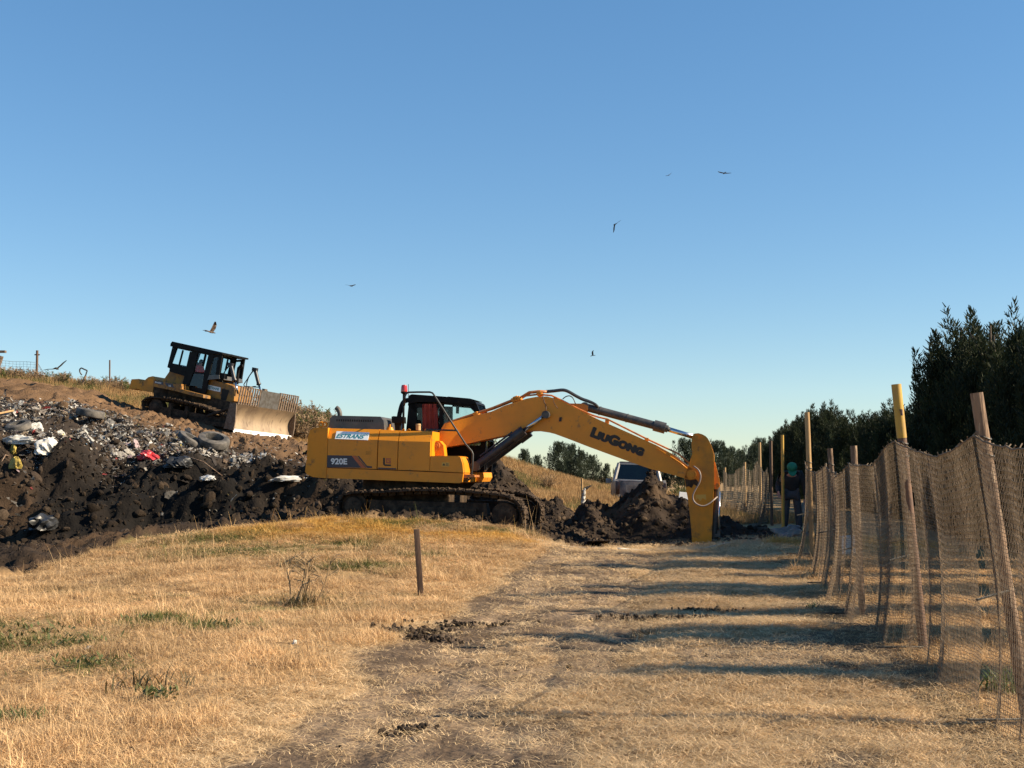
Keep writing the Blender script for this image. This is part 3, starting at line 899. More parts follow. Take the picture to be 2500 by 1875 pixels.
def place_text(name, body, BL, BR, TL, mat_, parent, off, smear=0.0, **kw):
    """fits lettering into the parallelogram BL-BR-TL (local points), off = offset vector"""
    me = lettering(body, **kw)
    co = np.array([v.co[:] for v in me.vertices]); mn, mx = co.min(0), co.max(0)
    Rv, Uv = Vector(BR) - Vector(BL), Vector(TL) - Vector(BL)
    for v in me.vertices:
        a = (v.co.x - mn[0]) / (mx[0] - mn[0]); b = (v.co.y - mn[1]) / (mx[1] - mn[1])
        v.co = Vector(BL) + Rv * a + Uv * b + Vector(off)
    if smear:                                        # heavier strokes: the same outlines again, shifted a little
        bm = bmesh.new(); bm.from_mesh(me); base = list(bm.faces); n_ = Rv.cross(Uv).normalized()
        for k, (a, b) in enumerate(((1, 0), (-1, 0), (0, .6), (0, -.6))):
            g = bmesh.ops.duplicate(bm, geom=base); vs = [e for e in g['geom'] if isinstance(e, bmesh.types.BMVert)]
            bmesh.ops.translate(bm, verts=vs, vec=(Rv.normalized() * a + Uv.normalized() * b) * smear + n_ * .0006 * (k + 1))
        bm.to_mesh(me); bm.free()
    me.materials.clear(); me.materials.append(mat_)
    o = bpy.data.objects.new(name, me); COL.objects.link(o); o.parent = parent
    return o


# ------------------------------------------------------------------ people
def skin_mesh(name, joints, edges, mat_, parent=None, sub=2, root=0):
    me = bpy.data.meshes.new(name)
    me.from_pydata([j[:3] for j in joints], edges, [])
    o = bpy.data.objects.new(name, me); COL.objects.link(o)
    sk = o.modifiers.new('s', 'SKIN'); sk.use_smooth_shade = True
    for i, j in enumerate(joints):
        r_ = j[3]; d = me.skin_vertices[0].data[i]
        d.radius = r_ if isinstance(r_, tuple) else (r_, r_); d.use_root = (i == root)
    sb = o.modifiers.new('b', 'SUBSURF'); sb.levels = sub; sb.render_levels = sub
    dg = bpy.context.evaluated_depsgraph_get(); dg.update()
    m2 = bpy.data.meshes.new_from_object(o.evaluated_get(dg))
    o.modifiers.clear(); o.data = m2; m2.name = name; bpy.data.meshes.remove(me)
    m2.materials.clear(); m2.materials.append(mat_)
    for p in m2.polygons: p.use_smooth = True
    if parent: o.parent = parent
    return o


def lerpv(a, b, t):
    return tuple(np.array(a) * (1 - t) + np.array(b) * t)


def person(P, top_mat, leg_mat, label, matrix, cap_mat=None, group=None):
    """P: dict of joint positions, +x is where the person faces, z up"""
    root = empty('person', label=label, cat='person', group=group, matrix=matrix)
    g = lambda k: np.array(P[k], float)
    J = []; E = []

    def add(p, r_, par=None):
        J.append((*p, r_)); i = len(J) - 1
        if par is not None: E.append((par, i))
        return i
    pel = add(g('pelvis'), .13); wa = add(lerpv(g('pelvis'), g('chest'), .5), .11, pel); ch = add(g('chest'), .12, wa)
    nk = add(g('neck'), .06, ch); hd0 = add(lerpv(g('neck'), g('head'), .45), .07, nk); hd = add(g('head'), .092, hd0)
    hd2 = add(g('head') + (g('head') - g('neck')) * .45, .072, hd)
    fz = g('face')
    add(g('head') + fz * .095 - np.array([0, 0, .02]), .022, hd)
    for s in ('l', 'r'):
        sh = add(g('sh_' + s), .052, ch); el = add(g('el_' + s), .045, sh); wr = add(g('wr_' + s), .03, el)
        hv = (g('wr_' + s) - g('el_' + s)); hv /= np.linalg.norm(hv)
        pm = add(g('wr_' + s) + hv * .07, (.038, .018), wr)
        side = np.cross(hv, [0, 0, 1.0]); nrm = np.linalg.norm(side); side = side / nrm if nrm > .1 else np.array([0, 1.0, 0])
        for k in range(4):
            a = g('wr_' + s) + hv * .10 + side * (k - 1.5) * .019; lf = [.075, .085, .08, .06][k]
            f1 = add(a, .010, pm); f2 = add(a + hv * lf * .5 + fz * .012, .009, f1); add(a + hv * lf + fz * .035, .007, f2)
        t1 = add(g('wr_' + s) + hv * .045 + side * .038, .012, pm); add(g('wr_' + s) + hv * .09 + side * .055 + fz * .02, .009, t1)
        hp = add(g('hip_' + s), .095, pel); kn = add(g('kn_' + s), .062, hp); an = add(g('an_' + s), .042, kn)
        add(g('an_' + s) + np.array([.15, 0, -.05]), .04, an)
    skin_mesh('body', J, E, M['skin'], root)
    # top
    J.clear(); E.clear()
    a = add(g('pelvis') + np.array([0, 0, .02]), (.19, .15)); b = add(lerpv(g('pelvis'), g('chest'), .5), (.185, .15), a); c_ = add(g('chest'), (.20, .165), b); add(lerpv(g('chest'), g('neck'), .6), .10, c_)
    for s in ('l', 'r'):
        sh = add(g('sh_' + s), .112, c_); el = add(g('el_' + s), .075, sh); add(lerpv(g('el_' + s), g('wr_' + s), .93), .052, el)
    skin_mesh('jacket', J, E, top_mat, root)
    J.clear(); E.clear()
    a = add(g('pelvis') + np.array([0, 0, -.02]), (.165, .14))
    for s in ('l', 'r'):
        hp = add(g('hip_' + s), .115, a); kn = add(g('kn_' + s), .088, hp); add(lerpv(g('kn_' + s), g('an_' + s), .9), .08, kn)
    skin_mesh('trousers', J, E, leg_mat, root)
    for s in ('l', 'r'):
        bb = B(); p0 = g('an_' + s); bb.ball(p0 + np.array([.07, 0, -.035]), .075, 2, (1.9, .75, .65)); bb.ball(p0 + np.array([0, 0, .01]), .06, 2, (1, .9, 1.1))
        bb.build('boot', M['ink'], root, True)
    up = g('head') - g('neck'); up /= np.linalg.norm(up)
    if cap_mat:
        bb = B(); hc = Vector(g('head') + up * .035); f = Vector(fz); u = Vector(up)
        f = (f - u * f.dot(u)).normalized(); sd = u.cross(f)
        m = Matrix((f, sd, u)).transposed().to_4x4(); m.translation = hc
        bb.lathe((0, 0, 0), (0, 0, 1), [(-.005, .112), (.03, .113), (.065, .10), (.09, .075), (.105, .04), (.11, .008)], 20)
        for v in bb.bm.verts: v.co = m @ v.co
        cp_ = bb.build('cap', cap_mat, root, 50)
        bb = B(); pr = [(math.cos(t), math.sin(t)) for t in np.linspace(-1.35, 1.35, 13)]
        lo = [m @ Vector((.06 + .16 * x, .1 * y_, .0 - .04 * x)) for x, y_ in pr]; hi = [m @ Vector((.06 + .16 * x, .1 * y_, .010 - .04 * x)) for x, y_ in pr]
        bb.poly(lo, hi); bb.build('brim', cap_mat, cp_, 40)
    else:
        bb = B(); bb.ball(Vector(g('head') + up * .04 - fz * .02), .108, 2, (1, 1, .95)); bb.build('hair', M['feather'], root, True)
    return root


def sit_pose(fwd=.35, drop=0.0):
    P = dict(pelvis=(0, 0, .5), chest=(.04, 0, .9), neck=(.07, 0, 1.08), head=(.11, 0, 1.2), face=(1, 0, 0))
    for s, k in (('l', 1), ('r', -1)):
        P['sh_' + s] = (.04, .19 * k, 1.0); P['el_' + s] = (.16, .24 * k, .74); P['wr_' + s] = (.40, .17 * k, .70)
        P['hip_' + s] = (.05, .1 * k, .48); P['kn_' + s] = (.48, .14 * k, .50); P['an_' + s] = (.56, .14 * k, .08)
    return P


# ------------------------------------------------------------------ excavator
def Z1(x, y): return (700 + x * .271248, 900 + y * .271248)
def Z2(x, y): return (1200 + x * .271248, 920 + y * .271248)
def e1(x, y, v): return EX.on_v(*Z1(x, y), v)
def e2(x, y, v): return EX.on_v(*Z2(x, y), v)


def slab(bld, pts, v0, v1, f=e1, ref=None):
    """outline read in the plane v0 (or ref), extruded to v1 as a real solid"""
    a = [f(x, y, v0 if ref is None else ref) for x, y in pts]
    la = [Vector((p.x, v0, p.z)) for p in a]; lb = [Vector((p.x, v1, p.z)) for p in a]
    return bld.poly(la, lb)


exc = empty('excavator', matrix=EX.matrix(), label='large yellow tracked excavator with its arm dug down into the ground beside the track', cat='excavator')
VN = -1.25
b = B(); slab(b, [(372, 532), (300, 529), (245, 533), (208, 556), (190, 620), (180, 800), (165, 928), (182, 952), (235, 976), (352, 987), (360, 888)], VN, 1.25); b.bevel(.09, 3)
o = b.build('counterweight', M['yellow_dirty'], exc, 35)
b = B(); slab(b, [(362, 600), (1290, 640), (1285, 925), (360, 895)], -1.17, 1.17); slab(b, [(362, 560), (1290, 585), (1290, 642), (362, 602)], -1.02, 1.02); b.build('engine_house', M['seam'], exc)
CH, INS = 96, .13


def door(name, xt, xb, yt, yb, mat_=M['yellow']):
    (x0t, x1t), (x0b, x1b), (y0t, y1t), (y0b, y1b) = xt, xb, yt, yb
    b = B(); k = CH / ((y0b - y0t))
    x0m, x1m = x0t + (x0b - x0t) * k, x1t + (x1b - x1t) * k
    p = lambda x, y, v: e1(x, y, VN) + Vector((0, v - VN, 0))
    left = [p(x0b, y0b, VN), p(x0m, y0t + CH, VN), p(x0t, y0t, VN + INS), p(x0t, y0t, -.2), p(x0b, y0b, -.2)]
    right = [p(x1b, y1b, VN), p(x1m, y1t + CH, VN), p(x1t, y1t, VN + INS), p(x1t, y1t, -.2), p(x1b, y1b, -.2)]
    b.poly(left, right); b.bevel(.014, 2)
    return b.build(name, mat_, exc, 18)


d1 = door('engine_door', (376, 822), (364, 808), (533, 545), (888, 904))
d2 = door('engine_door', (829, 1004), (817, 993), (546, 556), (904, 910))
d3 = door('engine_door', (1010, 1297), (1000, 1285), (556, 563), (911, 921))
b = B(); slab(b, [(712, 740), (762, 741), (760, 776), (710, 775)], VN - .004, VN + .02); b.bevel(.004); b.build('handle', M['yellow_dirty'], d1)
b = B(); slab(b, [(357, 893), (1588, 942), (1580, 1020), (1555, 1031), (351, 985)], VN + .02, 1.2); b.bevel(.025); b.build('side_skirt', M['yellow'], exc, 35)
b = B(); slab(b, [(1294, 786), (1540, 786), (1562, 795), (1582, 860), (1589, 936), (1288, 922)], VN, -.42); b.bevel(.035, 3); tb = b.build('tool_box', M['yellow'], exc, 35)
b = B(); slab(b, [(1300, 920), (1770, 935), (1776, 980), (1755, 1018), (1590, 1020), (1300, 1000)], .25, 1.25); b.bevel(.02); b.build('cab_floor', M['yellow_dirty'], exc, 35)
b = B(); slab(b, [(1588, 950), (1690, 958), (1690, 976), (1588, 985)], -1.15, -.6); b.bevel(.01); b.build('step', M['orange_pipe'], exc)
# engine hood, vents, exhaust
b = B(); slab(b, [(376, 540), (386, 450), (410, 421), (838, 431), (866, 468), (874, 552)], -.98, .8, ref=-1.0); b.bevel(.07, 3); hood = b.build('engine_hood', M['hood_grey'], exc, 40)
b = B()
for k in range(17):
    x = 445 + k * 20; slab(b, [(x, 455 + k * .35), (x + 11, 455 + k * .35), (x + 11, 474 + k * .35), (x, 474 + k * .35)], -.984, -.94, ref=-1.0)
b.build('vent', M['seam'], hood)
b = B(); b.tube([e1(478, 430, -.3), e1(476, 398, -.3), e1(464, 368, -.3), e1(444, 350, -.3)], .055, 12, 4); b.build('exhaust_pipe', M['grey_steel'], exc, True)
for x in (310, 342):
    b = B(); c0 = e1(x, 502, -.9)
    b.tube([c0 + Vector((math.cos(a) * .052, 0, math.sin(a) * .052)) for a in np.linspace(0, 2 * math.pi, 15)], .018, 8); b.build('lifting_eye', M['yellow_dirty'], exc, True)
b = B(); b.cyl(e1(1184, 556, -.8), e1(1184, 508, -.8), .055); b.cyl(e1(1184, 512, -.8), e1(1184, 496, -.8), .064, .05); b.build('fuel_cap', M['wood_pale'], exc, 40)
b = B(); b.cyl(e1(928, 560, -.7), e1(928, 528, -.7), .1, .06); b.cyl(e1(928, 530, -.7), e1(930, 500, -.7), .022, .02); b.build('tank_cap', M['yellow'], exc, 40)
for x in (1052, 1100, 1255):
    b = B(); c0 = e1(x, 556, -1.05)
    b.tube([c0 + Vector((math.cos(a) * .03, 0, math.sin(a) * .03)) for a in np.linspace(0, math.pi, 8)], .009, 6); b.build('grab_loop', M['yellow_dirty'], exc, True)
# cab
C0, C1 = .22, 1.2
cab = empty('cab', matrix=None); cab.parent = exc
cabs = []
def cslab(b, pts, v0, v1): slab(b, pts, v0, v1, ref=C0)
b = B()
for s0 in (C0, C1 - .07):
    cslab(b, [(1072, 575), (1105, 245), (1172, 247), (1166, 575)], s0, s0 + .07)
    cslab(b, [(1662, 300), (1705, 305), (1740, 395), (1795, 650), (1776, 930), (1735, 930), (1742, 660), (1690, 390)], s0, s0 + .07)
    cslab(b, [(1372, 320), (1412, 322), (1408, 700), (1372, 700)], s0, s0 + .07)
    cslab(b, [(1166, 318), (1372, 320), (1372, 352), (1166, 350)], s0, s0 + .07)
    cslab(b, [(1412, 322), (1640, 342), (1690, 392), (1678, 300), (1412, 290)], s0, s0 + .07)
cslab(b, [(1076, 560), (1166, 560), (1372, 690), (1742, 690), (1735, 930), (1300, 930), (1076, 600)], C0, C1)
cslab(b, [(1090, 330), (1100, 255), (1170, 255), (1166, 400)], C0, C1)
b.bevel(.012); o = b.build('cab_frame', M['black'], cab, 35)
bpy.data.objects.remove(o) if False else None
b = B(); cslab(b, [(1098, 262), (1104, 240), (1130, 231), (1400, 250), (1640, 272), (1700, 298), (1712, 318), (1640, 325), (1400, 300), (1170, 300), (1096, 320)], C0 - .03, C1 + .03); b.bevel(.03, 3); b.build('roof', M['black'], cab, 35)
b = B(); cslab(b, [(1440, 248), (1640, 266), (1690, 280), (1686, 286), (1640, 274), (1440, 256)], C0 + .1, C1 - .1); b.build('roof_hatch', M['black'], cab)
b = B(); cslab(b, [(1170, 350), (1372, 352), (1372, 600), (1168, 600)], C0 + .03, C0 + .036); b.build('side_window', M['glass'], cab)
b = B(); cslab(b, [(1170, 350), (1372, 352), (1372, 560), (1168, 560)], C1 - .04, C1 - .035); b.build('side_window', M['glass_dark'], cab)
b = B(); cslab(b, [(1412, 325), (1640, 344), (1690, 394), (1742, 660), (1742, 690), (1412, 690)], C0 + .03, C0 + .036); b.build('side_window', M['glass'], cab)
b = B(); cslab(b, [(1412, 325), (1640, 344), (1690, 394), (1742, 660), (1742, 690), (1412, 690)], C1 - .04, C1 - .035); b.build('side_window', M['glass'], cab)
b = B(); cslab(b, [(1708, 320), (1740, 400), (1792, 650), (1776, 690), (1770, 690), (1786, 650), (1734, 402), (1703, 322)], C0 + .08, C1 - .08); b.build('windscreen', M['glass'], cab)
b = B(); slab(b, [(1524, 335), (1552, 337), (1548, 405), (1522, 403)], .68, .70); b.build('sun_visor', M['black'], cab)
b = B(); slab(b, [(1360, 690), (1330, 480), (1345, 420), (1400, 425), (1425, 480), (1440, 640), (1560, 690)], .5, .95); b.bevel(.05, 3); b.build('operator_seat', M['black'], cab, 40)
# hanging red cloth with folds
b = B(); cols = 26; rows = 6; grid = []
for j in range(rows):
    row = []
    for i in range(cols):
        s_, t_ = i / (cols - 1), j / (rows - 1)
        p = e1(1220 + 132 * s_ + 14 * t_ * s_, 318 + 238 * t_, .20)
        row.append(b.bm.verts.new(p + Vector((0, .025 * math.sin(s_ * 21 + t_) + .012 * math.sin(s_ * 47), 0))))
    grid.append(row)
for j in range(rows - 1):
    for i in range(cols - 1): b.bm.faces.new((grid[j][i], grid[j][i + 1], grid[j + 1][i + 1], grid[j + 1][i]))
b.build('curtain', M['curtain'], cab, True)
b = B(); b.tube([e1(998, 565, .3), e1(1006, 470, .3), e1(1022, 380, .3), e1(1045, 310, .3), e1(1080, 286, .3), e1(1110, 284, .3)], .055, 10, 4); b.build('cab_guard', M['black'], exc, True)
# mirror, beacon, antenna, rails
b = B(); slab(b, [(943, 432), (960, 427), (1040, 432), (1042, 490), (945, 488)], -.62, -.3); b.bevel(.02); mi = b.build('side_mirror', M['black'], exc, 35)
b = B(); slab(b, [(968, 488), (1024, 490), (1015, 560), (975, 560)], -.52, -.4); b.build('bracket', M['black'], mi)
b = B(); b.cyl(e1(1048, 560, -.95), e1(1054, 225, -.95), .026, seg=10); bp = b.build('beacon_post', M['black'], exc, True)
b = B(); b.lathe(e1(1057, 232, -.95), (0, 0, 1), [(0, .03), (.03, .075), (.06, .078), (.062, .06)], 16); be = b.build('beacon_base', M['black'], exc, 40)
b = B(); b.lathe(e1(1057, 212, -.95), (0, 0, 1), [(0, .072), (.05, .075), (.13, .066), (.158, .058), (.166, .03)], 18); b.build('beacon_lamp', M['red_lamp'], exc, 50)
b = B(); b.cyl(e1(1095, 262, .4), e1(1095, 140, .4), .007, seg=6); b.build('antenna', M['hose'], exc)
RV = -1.12
b = B()
b.tube([e1(*q, RV) for q in [(1062, 300), (1064, 250), (1076, 224), (1098, 213), (1180, 211), (1288, 211), (1312, 219), (1328, 240), (1400, 352), (1500, 510), (1610, 680), (1664, 742), (1676, 770), (1672, 880), (1664, 970), (1640, 1000), (1580, 1010)]], .021, 8)
b.tube([e1(1255, 548, RV), e1(1400, 553, RV), e1(1540, 557, RV)], .019, 8)
b.tube([e1(1668, 908, RV), e1(1616, 800, RV)], .01, 6)
b.tube([e1(1062, 300, RV), e1(1058, 330, -.95)], .019, 8)
b.build('handrail', M['hose'], exc, True)
# turntable and undercarriage
b = B(); slab(b, [(690, 1000), (1560, 1030), (1500, 1085), (1360, 1110), (760, 1105), (680, 1075)], -.85, .85, ref=-.85); b.bevel(.04); b.build('turntable', M['mud_steel'], exc, 40)
b = B(); c0 = e1(1100, 1060, -.85); b.box((c0.x, 0, .62), (1.9, 1.9, .34)); b.bevel(.05); b.build('chassis', M['mud_steel'], exc, 40)


def track(fr, f, outline, v0, v1, ref, parent, n, hub, mat_, thick=.05, grous=.03):
    loop = [f(x, y, ref) for x, y in outline]; loop = [Vector((p.x, 0, p.z)) for p in loop]
    L_ = [0]
    cl = loop + [loop[0]]
    for a, c in zip(cl, cl[1:]): L_.append(L_[-1] + (c - a).length)
    xs = np.interp(np.linspace(0, L_[-1], n * 4, endpoint=False), L_, [p.x for p in cl]); zs = np.interp(np.linspace(0, L_[-1], n * 4, endpoint=False), L_, [p.z for p in cl])
    cen = Vector((xs.mean(), 0, zs.mean())); b = B(); rr = random.Random(int(v0 * 100))
    for k in range(n):
        i = k * 4; p = Vector((xs[i], 0, zs[i])); q = Vector((xs[(i + 2) % (4 * n)], 0, zs[(i + 2) % (4 * n)])); o_ = Vector((xs[i - 2], 0, zs[i - 2]))
        t = (q - o_).normalized(); nn = Vector((-t.z, 0, t.x))
        if nn.dot(p - cen) < 0: nn = -nn
        rot = Matrix((t, Vector((0, 1, 0)), t.cross(Vector((0, 1, 0))))).transposed()
        jit = rr.uniform(-.008, .008)
        b.box(p + Vector((0, (v0 + v1) / 2, 0)) + nn * jit, (L_[-1] / n * .93, v1 - v0, thick), rot)
        b.box(p + Vector((0, (v0 + v1) / 2, 0)) + nn * (thick / 2 + grous / 2) - t * .03, (.025, (v1 - v0) * .96, grous), rot)
        b.box(p + Vector((0, (v0 + v1) / 2, 0)) - nn * (thick / 2 + .035), (L_[-1] / n * .8, .2, .07), rot)
    # caked mud, folded into the belt
    for _ in range(n * 16):
        i = rr.randrange(4 * n); c = Vector((xs[i], rr.uniform(v0 - .01, v1 + .01), zs[i])); nn = (c - cen); nn.y = 0; nn.normalize()
        b.ball(c + nn * rr.uniform(-.02, .055), rr.uniform(.02, .05), 1, (rr.uniform(.7, 1.5), rr.uniform(.7, 1.4), rr.uniform(.6, 1.1)))
    return b.build('track', mat_, parent)


TRK = [(462, 1230), (480, 1165), (520, 1125), (600, 1112), (760, 1108), (900, 1106), (1050, 1096), (1200, 1091), (1350, 1093), (1500, 1098), (1650, 1108), (1800, 1122), (1930, 1138), (2010, 1160), (2075, 1205), (2115, 1275),
       (2122, 1345), (2100, 1410), (2040, 1450), (1940, 1458), (1700, 1436), (1300, 1405), (900, 1374), (620, 1352), (520, 1335), (470, 1290)]
for side, (v0, v1) in enumerate([(-1.5, -.95), (.95, 1.5)]):
    track(EX, e1, TRK, v0, v1, -1.5, exc, 47, None, M['mud_steel'])
    b = B()
    pts = [(720, 1180), (1780, 1215), (1800, 1330), (740, 1300)]
    slab(b, pts, v0 + .12, v1 - .08, ref=-1.5); slab(b, [(1050, 1238), (1700, 1262), (1700, 1330), (1050, 1305)], v0 + .06, v0 + .12, ref=-1.5); b.bevel(.02); b.build('track_frame', M['mud_steel'], exc, 40)
    c0 = e1(590, 1238, -1.5); vm = (v0 + v1) / 2
    b = B(); b.lathe(Vector((c0.x, v0 + .03, c0.z)), (0, 1, 0), [(0, .12), (.02, .2), (.1, .22), (.12, .29), (.4, .29), (.42, .2)], 24)
    for k in range(17):
        a = 2 * math.pi * k / 17; b.box((c0.x + .31 * math.cos(a), vm, c0.z + .31 * math.sin(a)), (.05, .14, .06), Euler((0, -a, 0)).to_matrix())
    b.build('sprocket', M['mud_steel'], exc, 40)
    c1 = e1(1950, 1322, -1.5)
    b = B(); b.lathe(Vector((c1.x, v0 + .05, c1.z)), (0, 1, 0), [(0, .09), (.02, .14), (.05, .22), (.05, .27), (.1, .29), (.36, .29), (.4, .27), (.42, .1)], 28); b.build('idler_wheel', M['mud_steel'], exc, 40)
    for k in range(7):
        c2 = e1(790 + k * 152, 1342 + k * 11, -1.5)
        b = B(); b.lathe(Vector((c2.x, v0 + .1, c2.z)), (0, 1, 0), [(0, .05), (.01, .075), (.1, .08), (.12, .1), (.3, .1), (.32, .05)], 14); b.build('roller', M['mud_steel'], exc, 40)
# boom: paired top and bottom points with a half width that flares at the foot
sec = [(e1(1428, 500, -.28), e1(1345, 640, -.28), .40), (e1(1500, 480, -.28), e1(1415, 712, -.28), .40), (e1(1570, 458, -.28), e1(1500, 697, -.28), .335), (e1(1700, 420, -.28), e1(1640, 672, -.28), .28),
       (e2(0, 312, -.28), e2(0, 553, -.28), .28), (e2(120, 258, -.28), e2(130, 525, -.28), .28), (e2(230, 222, -.28), e2(250, 498, -.28), .28), (e2(320, 195, -.28), e2(335, 484, -.28), .28), (e2(400, 180, -.28), e2(410, 482, -.28), .28),
       (e2(500, 177, -.28), e2(490, 494, -.28), .28), (e2(600, 202, -.28), e2(570, 514, -.28), .28), (e2(720, 262, -.28), e2(700, 562, -.28), .28), (e2(940, 374, -.28), e2(880, 632, -.28), .28), (e2(1250, 510, -.28), e2(1180, 742, -.28), .28),
       (e2(1480, 614, -.28), e2(1420, 826, -.28), .28), (e2(1650, 708, -.28), e2(1640, 884, -.28), .26), (e2(1750, 788, -.28), e2(1730, 912, -.28), .24), (e2(1810, 832, -.28), e2(1800, 921, -.28), .24)]
b = B(); rings = []
for t, q, hw in sec:
    rings.append([b.bm.verts.new((t.x, -hw, t.z)), b.bm.verts.new((t.x, hw, t.z)), b.bm.verts.new((q.x, hw, q.z)), b.bm.verts.new((q.x, -hw, q.z))])
for a, c in zip(rings, rings[1:]):
    for k in range(4): b.bm.faces.new((a[k], a[(k + 1) % 4], c[(k + 1) % 4], c[k]))
b.bm.faces.new(rings[0]); b.bm.faces.new(rings[-1][::-1])
b.bevel(.012, 2, 40); boom = b.build('boom', M['yellow'], exc, 35)
b = B(); c0 = e2(1800, 880, -.3); b.cyl((c0.x, -.34, c0.z), (c0.x, .34, c0.z), .105, seg=24); b.cyl((c0.x, -.37, c0.z), (c0.x, -.34, c0.z), .06); b.build('arm_pin', M['yellow_dirty'], exc, 40)
b = B(); slab(b, [(1296, 650), (1375, 650), (1410, 690), (1420, 790), (1296, 786)], -.78, -.5); b.bevel(.02); fb = b.build('boom_bracket', M['yellow'], exc, 35)
b = B(); c0 = e1(1352, 692, -.78); b.cyl((c0.x, -.84, c0.z), (c0.x, -.76, c0.z), .075, seg=20); b.cyl((c0.x, -.86, c0.z), (c0.x, -.83, c0.z), .035); b.bar((c0.x - .05, -.81, c0.z - .12), (c0.x + .02, -.81, c0.z), .03, .07); b.build('foot_pin', M['orange_pipe'], fb, 40)
place_text('lettering', 'LiuGong', e2(888, 536, -.283), e2(1352, 716, -.283), e2(921, 452, -.283), M['ink'], boom, (0, -.002, 0), small_caps=.76, bold=.045, smear=.016, space=1.08)
for v in (-.42, .42):
    cyl_ = empty('boom_cylinder'); cyl_.parent = exc
    lo = e1(1700, 880, -.42); mid_ = e2(290, 482, -.42); hi = e2(490, 340, -.42); d = (mid_ - lo).normalized()
    V2 = lambda p: Vector((p.x, v, p.z))
    b = B(); b.cyl(V2(lo), V2(mid_ - d * .22), .095, seg=18); b.cyl(V2(mid_ - d * .3), V2(mid_), .118, seg=18); b.tube([V2(lo + d * .2 + Vector((-.06, 0, .11))), V2(mid_ - d * .25 + Vector((-.06, 0, .11)))], .022, 8)
    b.build('cylinder_barrel', M['navy_cyl'], cyl_, 40)
    b = B(); b.cyl(V2(mid_), V2(hi), .046, seg=14); b.build('piston_rod', M['chrome'], cyl_, True)
    b = B(); b.cyl((hi.x, v - .09, hi.z), (hi.x, v + .09, hi.z), .085, seg=18); b.build('rod_eye', M['cyl'], cyl_, 40)
    b = B(); b.cyl((lo.x, v - .1, lo.z), (lo.x, v + .1, lo.z), .11, seg=16); b.build('lower_eye', M['navy_cyl'], cyl_, 40)
# arm (stick) with its upper cylinder
SV = -.24
b = B(); slab(b, [(1803, 545), (1808, 525), (1828, 510), (1862, 507), (1895, 516), (1925, 532), (1945, 552), (1962, 580), (1985, 640), (2003, 700), (2004, 960), (1998, 1080), (1990, 1250), (1980, 1500), (1806, 1500), (1798, 1380), (1785, 1250), (1768, 1100), (1748, 1000), (1735, 915),
                    (1745, 870), (1770, 810), (1790, 740), (1806, 700), (1800, 620)], SV, -SV, f=e2); b.bevel(.014); arm = b.build('dipper_arm', M['yellow_dirty'], exc, 35)
b = B(); slab(b, [(2003, 760), (2012, 770), (2052, 930), (2052, 990), (2035, 1012), (2000, 1010)], -.16, .16, f=e2); b.bevel(.01); b.build('cylinder_lug', M['yellow'], arm, 35)
for x, y in ((1845, 547), (2030, 978)):
    b = B(); c0 = e2(x, y, SV); w_ = .28 if x < 2000 else .2; b.cyl((c0.x, -w_, c0.z), (c0.x, w_, c0.z), .05, seg=16); b.build('pin', M['yellow_dirty'], arm, 40)
cyl_ = empty('arm_cylinder'); cyl_.parent = exc
lo, mid_, hi = e2(838, 268, -.1), e2(1562, 462, -.1), e2(1845, 547, -.1)
V2 = lambda p, v=0: Vector((p.x, v, p.z)); d = (mid_ - lo).normalized()
b = B(); b.cyl(V2(lo), V2(mid_ - d * .2), .092, seg=18); b.cyl(V2(mid_ - d * .26), V2(mid_), .125, seg=18); b.cyl(V2(mid_), V2(mid_ + d * .06), .08, seg=16)
for t_ in (.18, .52): b.cyl(V2(lo.lerp(mid_, t_)), V2(lo.lerp(mid_, t_ + .012)), .102, seg=18)
b.cyl(V2(lo, -.13), V2(lo, .13), .1, seg=16); b.build('cylinder_barrel', M['cyl'], cyl_, 40)
b = B(); b.cyl(V2(mid_), V2(hi), .055, seg=14); b.build('piston_rod', M['chrome'], cyl_, True)
for v in (-.14, .10):
    b = B(); slab(b, [(700, 240), (830, 242), (870, 262), (868, 300), (840, 325), (720, 270)], v, v + .04, f=e2, ref=-.1); b.build('cylinder_lug', M['yellow_dirty'], boom)
b = B(); slab(b, [(1742, 918), (1790, 930), (1838, 920), (1862, 945), (1850, 985), (1820, 968), (1800, 1002), (1776, 985), (1752, 990), (1746, 950)], SV - .004, SV, f=e2); b.build('grease_patch', M['mud_steel'], arm)
b = B(); slab(b, [(1836, 1062), (1930, 1058), (1932, 1110), (1900, 1090), (1880, 1118), (1856, 1092), (1840, 1112)], SV - .003, SV, f=e2); b.build('worn_sticker', M['sticker'], arm)
# bucket cylinder going down behind the arm
cyl_ = empty('bucket_cylinder'); cyl_.parent = exc
hi, lo = e2(2030, 985, -.05), e2(2022, 1470, -.05)
b = B(); b.cyl(V2(hi), V2(hi.lerp(lo, .10)), .06, seg=14); b.cyl(V2(hi.lerp(lo, .04)), V2(hi.lerp(lo, .98)) + Vector((-.06, 0, 0)), .075, seg=16); b.build('cylinder_barrel', M['cyl'], cyl_, 40)
b = B(); b.cyl(V2(hi.lerp(lo, .1)) + Vector((.045, -.02, 0)), V2(lo) + Vector((.055, -.02, 0)), .033, seg=12); b.build('piston_rod', M['chrome'], cyl_, True)
b = B(); slab(b, [(2032, 1380), (2058, 1380), (2058, 1440), (2000, 1440), (2000, 1415), (2032, 1412)], -.1, .1, f=e2, ref=-.05); b.build('link_arm', M['grey_steel'], exc)
